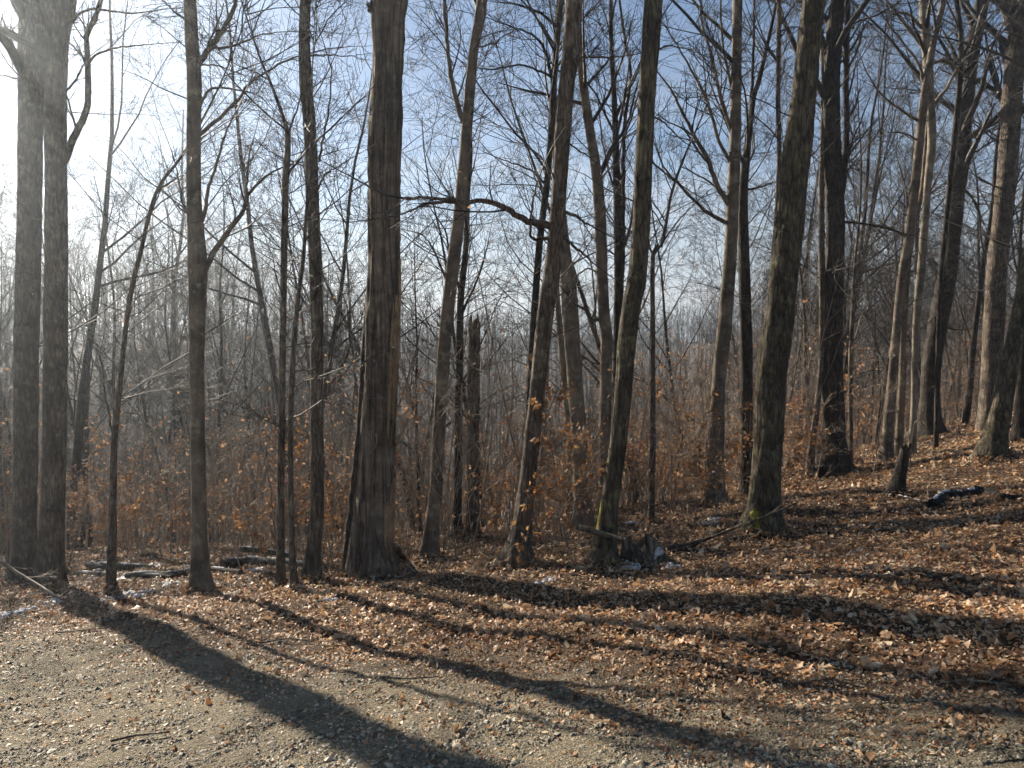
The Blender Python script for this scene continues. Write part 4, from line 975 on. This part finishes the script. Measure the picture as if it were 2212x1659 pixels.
OT8 = np.array([[0, 2, 4], [2, 1, 4], [1, 3, 4], [3, 0, 4]])
def stones(geo, x, y, z, size, small=False):
    B = len(x)
    OV, OF = (OCT[:6], OT8) if small else (OCT, OT)
    nv = len(OV)
    sc = size[:, None, None] * np.stack([rng.uniform(0.7, 1.3, B), rng.uniform(0.7, 1.3, B), rng.uniform(0.3, 0.7, B)], -1)[:, None]
    V = OV[None] * (1 + rng.normal(0, 0.17, (B, nv, 1))) * sc
    a = rng.uniform(0, 6.28, B)[:, None]
    X = V[..., 0] * np.cos(a) - V[..., 1] * np.sin(a); Y = V[..., 0] * np.sin(a) + V[..., 1] * np.cos(a)
    geo.add(np.stack([X + x[:, None], Y + y[:, None], V[..., 2] + z[:, None]], -1), T=(np.arange(B)[:, None, None] * nv + OF[None]).reshape(-1, 3))
def gravel():
    g = Geo()
    n = 100000
    y = 3.3 + 7.2 * rng.uniform(size=n) ** 1.3; x = rng.uniform(-0.8, 0.82, n) * y
    k = rng.uniform(size=n) < 1.0 - 0.93 * ss(-0.8, 1.0, road(x, y) + 0.8 * vnoise(x, y))
    x, y = x[k], y[k]
    size = np.minimum(0.0036 + rng.exponential(0.0036, len(x)), 0.024)
    b_ = size > 0.0095
    stones(g, x[b_], y[b_], h(x[b_], y[b_]) + size[b_] * 0.15, size[b_])
    stones(g, x[~b_], y[~b_], h(x[~b_], y[~b_]) + size[~b_] * 0.15, size[~b_] * 1.1, True)
    o = obj('gravel', g.mesh('gravel', M['stone'], False))
    tag(o, 'fine grey gravel of the verge in the foreground', 'gravel', kind='stuff')
gravel()
# the largest single stones and leaves are pieces of the ground
stone_protos = []
for i in range(5):
    g = Geo(); stones(g, np.zeros(1), np.zeros(1), np.zeros(1), np.ones(1)); stone_protos.append(g.mesh('stone', M['stone'], False))
for i in range(300):
    y = 3.6 + 4.2 * rng.uniform() ** 1.5; x = rng.uniform(-0.72, 0.72) * y
    if road(x, y) > 0.9: continue
    s = 0.009 + min(0.02, rng.exponential(0.005))
    o = obj('stone', stone_protos[i % 5], ground, (x, y, float(h(x, y)) + s * 0.18)); o.scale = (s, s, s); o.rotation_euler = (rng.normal(0, 0.2), rng.normal(0, 0.2), rng.uniform(0, 6.28))
leaf_protos = []
def lobed_leaf(seed):
    r = np.random.default_rng(seed)
    ang = np.linspace(0, 2 * math.pi, 20, endpoint=False)
    rad = 0.5 * (0.62 + 0.38 * np.abs(np.cos(2.5 * ang + 0.1)) ** 1.2) * (1 + r.normal(0, 0.1, 20))
    out = np.stack([rad * np.cos(ang) * 0.85, rad * np.sin(ang), np.zeros(20)], -1)
    inn = out * 0.45
    c1, c2 = r.normal(0.5, 0.7), r.normal(0.3, 0.6)
    V = np.vstack([out, inn, [[0, 0, 0]]])
    V[:, 2] = c1 * V[:, 0] ** 2 + c2 * V[:, 1] ** 2 + r.normal(0, 0.035, 41)
    i = np.arange(20); j = (i + 1) % 20
    T = np.stack([i + 20, j + 20, np.full(20, 40)], -1)
    Q = np.stack([i, j, j + 20, i + 20], -1)
    return mesh_from('fallen_leaf', V, [Q, T], M['litter'])
leaf_protos = [lobed_leaf(s) for s in range(6)]
for i in range(300):
    y = 3.7 + 7.5 * rng.uniform() ** 1.2; x = rng.uniform(-0.72, 0.72) * y
    if road(x, y) < -0.2 and i % 3: continue
    s = rng.uniform(0.055, 0.10) * (0.75 if road(x, y) < 0 else 1.0)
    o = obj('fallen_leaf', leaf_protos[i % 6], ground, (x, y, float(h(x, y)) + 0.012 + 0.03 * float(ss(0, 1.5, road(x, y))))); o.scale = (s, s, s)
    o.rotation_euler = (rng.normal(0, 0.3), rng.normal(0, 0.3), rng.uniform(0, 6.28))
def dry_grass():
    g = Geo()
    n = 5200
    x = rng.uniform(-9, 12, n); y = tree_line(x) - 1.6 + rng.normal(0, 0.9, n)
    k = (np.sin(1.9 * x + 0.7) + np.sin(0.83 * x + 1.4 * y) + rng.normal(0, 0.6, n) > 0.5) & (road(x, y) > 0.3)
    x, y = x[k], y[k]; n = len(x)
    P, R = grow(np.stack([x, y, h(x, y)], -1), np.stack([rng.normal(0, .45, n), rng.normal(0, .45, n), np.ones(n)], -1), rng.uniform(0.08, 0.34, n), np.full(n, 0.0022), 4, 0.2, -0.08, 0.3)
    tubes(g, P, R, 3)
    tag(obj('dry_grass', g.mesh('dry_grass', M['weed'])), 'dry tan grass and weeds along the edge of the leaf litter', 'dry grass', kind='stuff')
dry_grass()

# ------------------------------------------------------------------ logs, stump, snow
def ground_line(pix, lift=0.0):
    return np.array([hit(*p) + np.array([0, 0, lift]) for p in pix])
def log(label, pix, w0, w1, mat='log_bark', snow_cover=True, lift=0.6, name='fallen_log', group=None, far=None, side=0):
    L3 = ground_line(pix) if far is None else np.array([at(p[0], p[1], far) for p in pix])
    dep = L3[:, 1].mean()
    r = np.linspace(px_width(w0, dep), px_width(w1, dep), len(pix))
    off = L3[0].copy()
    L3 = L3.copy(); L3[:, 2] += r * lift
    root = empty(name, off); tag(root, label, 'log' if 'log' in name else 'branch', group)
    n = max(14, len(pix) * 8)
    CR = curve(np.column_stack([L3, r]), n)
    V = trunk_surface(CR[:, :3] - off, CR[:, 3], 12, 0.10, int(pix[0][0]), 0, 0.05)
    g = Geo(); g.add(V.reshape(-1, 3), grid_faces(n, 12))
    for e, c in ((0, CR[0, :3] - off), (-1, CR[-1, :3] - off)):
        f = np.stack([np.arange(12), (np.arange(12) + 1) % 12, np.full(12, 12)], -1)
        g.add(np.vstack([V[e], c[None]]), T=f if e else f[:, ::-1])
    obj('trunk', g.mesh('trunk', M[mat]), root)
    if snow_cover:
        # broken ribbons of snow along the upper side
        i = 1; k = 0
        while i < n - 4:
            m = int(rng.integers(4, 9)); m = min(m, n - 1 - i)
            if m < 4: break
            seg = CR[i:i + m]
            w = np.linspace(-1, 1, 7)
            prof = np.sqrt(np.maximum(0, 1 - w ** 2))
            T = norm(np.gradient(seg[:, :3], axis=0)); sd = norm(np.cross(T, np.array([0, 0, 1.0])))
            ends = np.minimum(1, np.minimum(np.arange(m), m - 1 - np.arange(m)) / 1.2 + 0.15)
            wid = seg[:, 3] * 0.6 * ends * rng.uniform(0.4, 1.0, m)
            up = seg[:, 3, None] * np.sqrt(np.maximum(0.05, 1 - (w[None] * 0.85) ** 2)) + seg[:, 3, None] * 0.22 * prof[None] * ends[:, None] - 0.03 * seg[:, 3, None]
            Vs = (seg[:, None, :3] - off) + sd[:, None] * (w[None, :, None] * wid[:, None, None]) + np.array([0, 0, 1.0]) * up[..., None]
            gs = Geo(); gs.add(Vs.reshape(-1, 3), grid_faces(m, 7, False))
            Vb = Vs - np.array([0, 0, 1.0]) * (seg[:, 3, None, None] * 0.3); gs.add(np.concatenate([Vs[:, :1], Vb[:, :1]], 1).reshape(-1, 3), grid_faces(m, 2, False)); gs.add(np.concatenate([Vs[:, -1:], Vb[:, -1:]], 1).reshape(-1, 3), grid_faces(m, 2, False))
            obj('snow', gs.mesh('snow', M['snow']), root)
            i += m + int(rng.integers(0, 3)); k += 1
    return root
log('crooked snow topped log on the ground left of the forked grey tree', [(275, 1250), (330, 1247), (375, 1246), (410, 1238), (425, 1232), (520, 1240)], 17, 13)
log('long snow dusted log behind the slim tree on the left', [(165, 1243), (230, 1246), (300, 1248), (370, 1252)], 14, 11)
log('second snow dusted log lying behind the crooked one at left', [(190, 1226), (250, 1228), (330, 1230)], 18, 12)
log('snow topped log behind the pair of thin poles', [(520, 1190), (570, 1194), (640, 1206)], 13, 11, far=13.0)
log('dark log with snow lying low behind the pair of thin poles', [(480, 1228), (540, 1220), (600, 1222), (660, 1226)], 26, 16)
log('mossy log with snow lying behind the leaning trunk and stump', [(1340, 1150), (1400, 1146), (1470, 1152), (1530, 1146), (1600, 1140)], 26, 16, far=14.0)
log('pale log with thick snow behind the mossy log', [(1490, 1112), (1530, 1112), (1570, 1116), (1590, 1128)], 14, 16, far=14.4)
log('black wet log with snow on the slope at right', [(2015, 1098), (2040, 1078), (2075, 1076), (2110, 1068)], 24, 20, mat='charred')
log('black curved branch beside the wet log at right', [(2105, 1062), (2135, 1066), (2165, 1076), (2205, 1078)], 18, 10, mat='charred', snow_cover=False)
log('short black log with snow at the foot of the broken stub', [(1935, 1077), (1960, 1082), (2000, 1090)], 13, 8, mat='charred')
log('small grey log on the leaves left of the centre trunk', [(1055, 1232), (1090, 1228), (1110, 1222)], 12, 9, snow_cover=False)

# snowy stump
q = hit(1385, 1215)
sroot = empty('stump', q); tag(sroot, 'ragged dark stump with a snow cap beside the straight leaning trunk', 'stump')
sd_ = q[1]
def lump(name, cpx, wpx, hpx, mat, parent, off, base_py, seed, peak=0.0, depth_scale=0.8, dy=0.0, snow=()):
    r = np.random.default_rng(seed)
    rad = px_width(wpx, sd_); hh = hpx * sd_ / FPX
    c = at(cpx, base_py, sd_ + dy)
    n, s = 26, 44
    u = np.linspace(0, 1, n); a = np.arange(s) * 2 * math.pi / s
    U, A = np.meshgrid(u, a, indexing='ij')
    prof = np.interp(U, [0, 0.12, 0.5, 0.8, 0.93, 1.0], [1.2, 1.0, 0.86, 0.70, 0.46, 0.0])
    rel = 0.16 * np.sin(3 * A + r.uniform(0, 6) + 1.5 * U) + 0.10 * np.sin(5 * A + 5 * U + r.uniform(0, 6)) + 0.07 * np.sin(9 * A - 7 * U + r.uniform(0, 6)) + 0.05 * np.sin(14 * A + r.uniform(0, 6)) + r.normal(0, 0.035, U.shape)
    rr = rad * prof * (1 + rel)
    X = c[0] + rr * np.cos(A) + peak * rad * U; Y = c[1] + rr * np.sin(A) * depth_scale
    Z = c[2] - 0.06 + hh * U * (1 + 0.22 * np.sin(A + r.uniform(0, 6)) + 0.16 * np.sin(4 * A + r.uniform(0, 6)) + 0.12 * np.sin(7 * A + r.uniform(0, 6))) + r.normal(0, 0.008, U.shape)
    V = np.stack([X, Y, Z], -1) - off
    g = Geo(); g.add(V.reshape(-1, 3), grid_faces(n, s))
    o = obj(name, g.mesh(name, M[mat]), parent)
    for (i0, i1, j0, j1) in snow:          # snow lying on part of the lump's own surface
        W = V[i0:i1, j0:j1].copy()
        m, k = W.shape[:2]
        cen = c - off
        out = W - cen; out[..., 2] = np.abs(out[..., 2]) * 0.5 + 0.05; out = norm(out)
        e = np.minimum(np.minimum(np.arange(m), m - 1 - np.arange(m))[:, None] / 2.0, np.minimum(np.arange(k), k - 1 - np.arange(k))[None] / 2.0).clip(0, 1)
        e = np.where(e > 0, e * r.uniform(0.1, 1.0, e.shape), -0.6)
        W = W + out * (0.02 * e)[..., None]
        gs = Geo(); gs.add(W.reshape(-1, 3), grid_faces(m, k, False))
        obj('snow', gs.mesh('snow', M['snow']), o)
    return o
# angles run from the right (+x) through the back; the camera side is three quarters round
lump('wood', 1402, 80, 54, 'dead_bark', sroot, q, 1214, 3, -0.25, 0.8, 0.05, [(10, 19, 36, 42)])
lump('wood', 1355, 44, 48, 'dead_bark', sroot, q, 1212, 8, 0.4, 0.8, 0.0, [(3, 9, 29, 34)])
lump('root', 1432, 36, 24, 'log_bark', sroot, q, 1217, 5, 0.3, 0.7, -0.05)

# broken plank-like limb poking out behind the straight trunk
def stick(label, P, r0, r1, mat, name='fallen_branch', side=5, group=None, kid=False):
    P = np.asarray(P); off = P[0].copy()
    root = empty(name, off); tag(root, label, 'branch', group)
    solid('stem', P, r0, r1, mat, root, off, 7, 18, 0.08)
    if side:
        g = Geo()
        c = curve(P, 12)[None] - off
        Ln = np.array([np.linalg.norm(P[-1] - P[0])])
        S, D, LL, R0 = spawn(c, np.full((1, 12), r0 * 0.7), Ln, side, 0.15, 0.95, 0.4, 0.9, 0.15, 0.4, 0.5)
        Pa, Ra = grow(S, D, LL, R0, 5, 0.12, 0.05, 0.3); tubes(g, Pa, Ra, 4); twigs_on(g, Pa, Ra, LL, (4, 3), 0.35, 0.02, 0.002)
        obj('twigs', g.mesh('twigs', M['twig_light']), root)['kind'] = 'stuff'
    return root
sd2 = st_rec['depth']
stick('flat broken limb leaning across the foot of the straight leaning trunk', [at(1248, 1138, sd2 + 0.2), at(1290, 1150, sd2 - 0.1), at(1345, 1166, sd2 - 0.35)], 0.045, 0.03, 'log_bark', side=0)
md = mossy['depth']
stick('long thin fallen branch reaching across the foot of the big mossy trunk', [hit(1440, 1190) + np.array([0, 0, .03]), hit(1520, 1178) + np.array([0, 0, .08]), at(1610, 1132, md - 0.55), at(1680, 1104, md - 0.5), at(1725, 1085, md - 0.4)], 0.026, 0.008, 'bark_grey', side=4)
stick('second thin fallen branch on the leaves beside the stump', [hit(1445, 1200) + np.array([0, 0, .03]), hit(1500, 1186) + np.array([0, 0, .05]), hit(1560, 1160) + np.array([0, 0, .1]), hit(1625, 1130) + np.array([0, 0, .15])], 0.02, 0.007, 'bark_dark', side=3)
stick('arching fallen branch with fine twigs at the lower left edge', [at(-30, 1190, 9.6), at(30, 1232, 9.5), at(80, 1262, 9.3), at(130, 1292, 9.1), hit(200, 1315) + np.array([0, 0, .02])], 0.022, 0.010, 'twig_light', side=14)
stick('pale twig hoop bent over in front of the right hand cluster', [hit(1965, 1010), at(1972, 940, 15), at(1980, 910, 15), at(1995, 910, 15), at(2003, 930, 15), at(1995, 960, 15)], 0.014, 0.008, 'bark_pale', side=3)
for px, py, L_, where in [(120, 1372, 0.7, 'at the left end of the gravel edge'), (290, 1400, 0.4, 'on gravel beside the long left shadow'), (560, 1395, 0.5, 'on gravel below the pair of thin poles'), (820, 1470, 0.45, 'in the middle of the gravel'),
                          (700, 1330, 0.6, 'on leaves in front of the kinked grey trunk'), (980, 1300, 0.5, 'on leaves in front of the two stemmed tree'), (1240, 1300, 0.4, 'on leaves in front of the bough trunk'), (1620, 1420, 0.5, 'on leaves well below the thickest trunk'),
                          (1850, 1250, 0.6, 'on leaves below the dark double trunk'), (2020, 1490, 0.4, 'near the lower right corner'), (240, 1610, 0.35, 'on gravel at the bottom left'), (1480, 1350, 0.5, 'on leaves below the snowy stump'),
                          (1900, 1140, 0.7, 'on the slope below the broken hollow stub'), (2100, 1250, 0.5, 'on leaves near the right edge')]:
    q = hit(px, py); a = rng.uniform(-0.5, 0.6)
    e = q + np.array([math.cos(a) * L_, math.sin(a) * L_, 0]); e[2] = h(e[0], e[1])
    m = (q + e) / 2 + rng.normal(0, 0.03, 3); m[2] = h(m[0], m[1]) + 0.03
    stick('short dry stick lying ' + where, [q + np.array([0, 0, .02]), m, e + np.array([0, 0, .025])], 0.009, 0.005, 'bark_grey', 'dry_stick', 2, 'loose sticks')

def snow_patches():
    g = Geo()
    spots = [(875, 1238, 34), (862, 1246, 30), (20, 1330, 40), (60, 1318, 30), (255, 1292, 40), (300, 1285, 30), (365, 1262, 36), (470, 1262, 26), (450, 1228, 40), (340, 1222, 60), (400, 1225, 40), (230, 1228, 40), (270, 1248, 50), (560, 1232, 34), (720, 1300, 22), (110, 1300, 46),
             (1190, 1256, 30), (1275, 1142, 20), (1460, 1224, 34), (1370, 1228, 26), (1545, 1130, 40), (1250, 1130, 26), (2010, 1085, 20), (500, 1285, 30), (150, 1262, 50), (740, 1190, 26), (620, 1190, 22)]
    for k, (px, py, w) in enumerate(spots):
        q = hit(px, py); rad = px_width(w, q[1])
        for sub in range(6):
            c = q[:2] + rng.normal(0, rad * 0.7, 2)
            rr0 = rad * rng.uniform(0.2, 0.6)
            s, n = 18, 5
            a = np.arange(s) * 2 * math.pi / s
            sh = (1 + 0.3 * np.sin(2 * a + rng.uniform(0, 6)) + 0.22 * np.sin(3 * a + rng.uniform(0, 6)) + rng.normal(0, 0.13, s))
            rows = []
            for u in np.linspace(1, 0.05, n):
                X = c[0] + rr0 * u * sh * np.cos(a) * 1.3; Y = c[1] + rr0 * u * sh * np.sin(a)
                rows.append(np.stack([X, Y, h(X, Y) + 0.016 * (1 - u ** 3) + rng.normal(0, 0.006, s) + (-0.01 if u == 1 else 0.014)], -1))
            V = np.array(rows)
            g.add(V.reshape(-1, 3), grid_faces(n, s)); 
    tag(obj('snow', g.mesh('snow', M['snow'])), 'last scattered patches of snow among the leaves', 'snow', kind='stuff')
snow_patches()

# ------------------------------------------------------------------ haze
def haze():  # distance haze, also set to imitate lens glare over the left trunks
    x0, x1, y0, y1, z0, z1 = -1000, 1000, -90, 1150, float(GZ.min()) - 1.5, 28.0
    V = np.array([[x, y, z] for z in (z0, z1) for y in (y0, y1) for x in (x0, x1)])
    Qs = np.array([[0, 2, 3, 1], [4, 5, 7, 6], [0, 1, 5, 4], [2, 6, 7, 3], [0, 4, 6, 2], [1, 3, 7, 5]])
    m = bpy.data.materials.new('haze'); m.use_nodes = True
    N = m.node_tree.nodes; N.clear()
    out = N.new('ShaderNodeOutputMaterial'); v = N.new('ShaderNodeVolumePrincipled')
    v.inputs['Color'].default_value = (0.80, 0.90, 1.0, 1)
    v.inputs['Density'].default_value = HAZE_DENSITY
    v.inputs['Anisotropy'].default_value = HAZE_G
    v.inputs['Density Attribute'].default_value = ''
    m.node_tree.links.new(v.outputs[0], out.inputs['Volume'])
    try: m.cycles.homogeneous_volume = True
    except Exception: pass
    tag(obj('haze', mesh_from('haze', V, [Qs], m, False)), 'thin sunlit winter haze filling the air of the whole wood', kind='stuff')
haze()

# things of one kind that show in the same gap are told apart by their order from the left
def tell_apart():
    by = {}
    for o in COL.objects:
        if o.parent is None and o.get('group') and o.get('label') and o.name.split('.')[0] in ('woodland_tree', 'beech_sapling', 'bare_bush'):
            by.setdefault(o['label'], []).append(o)
    words = ['', 'second', 'third', 'fourth', 'fifth', 'sixth', 'seventh', 'eighth', 'ninth', 'tenth']
    for lb, os in by.items():
        if len(os) < 2: continue
        os.sort(key=lambda o: o.location.x / max(o.location.y, 1))
        for i, o in enumerate(os):
            o['label'] = lb + (', leftmost' if i == 0 else (', rightmost' if i == len(os) - 1 else ', %s from left' % words[min(i, 9)]))
tell_apart()
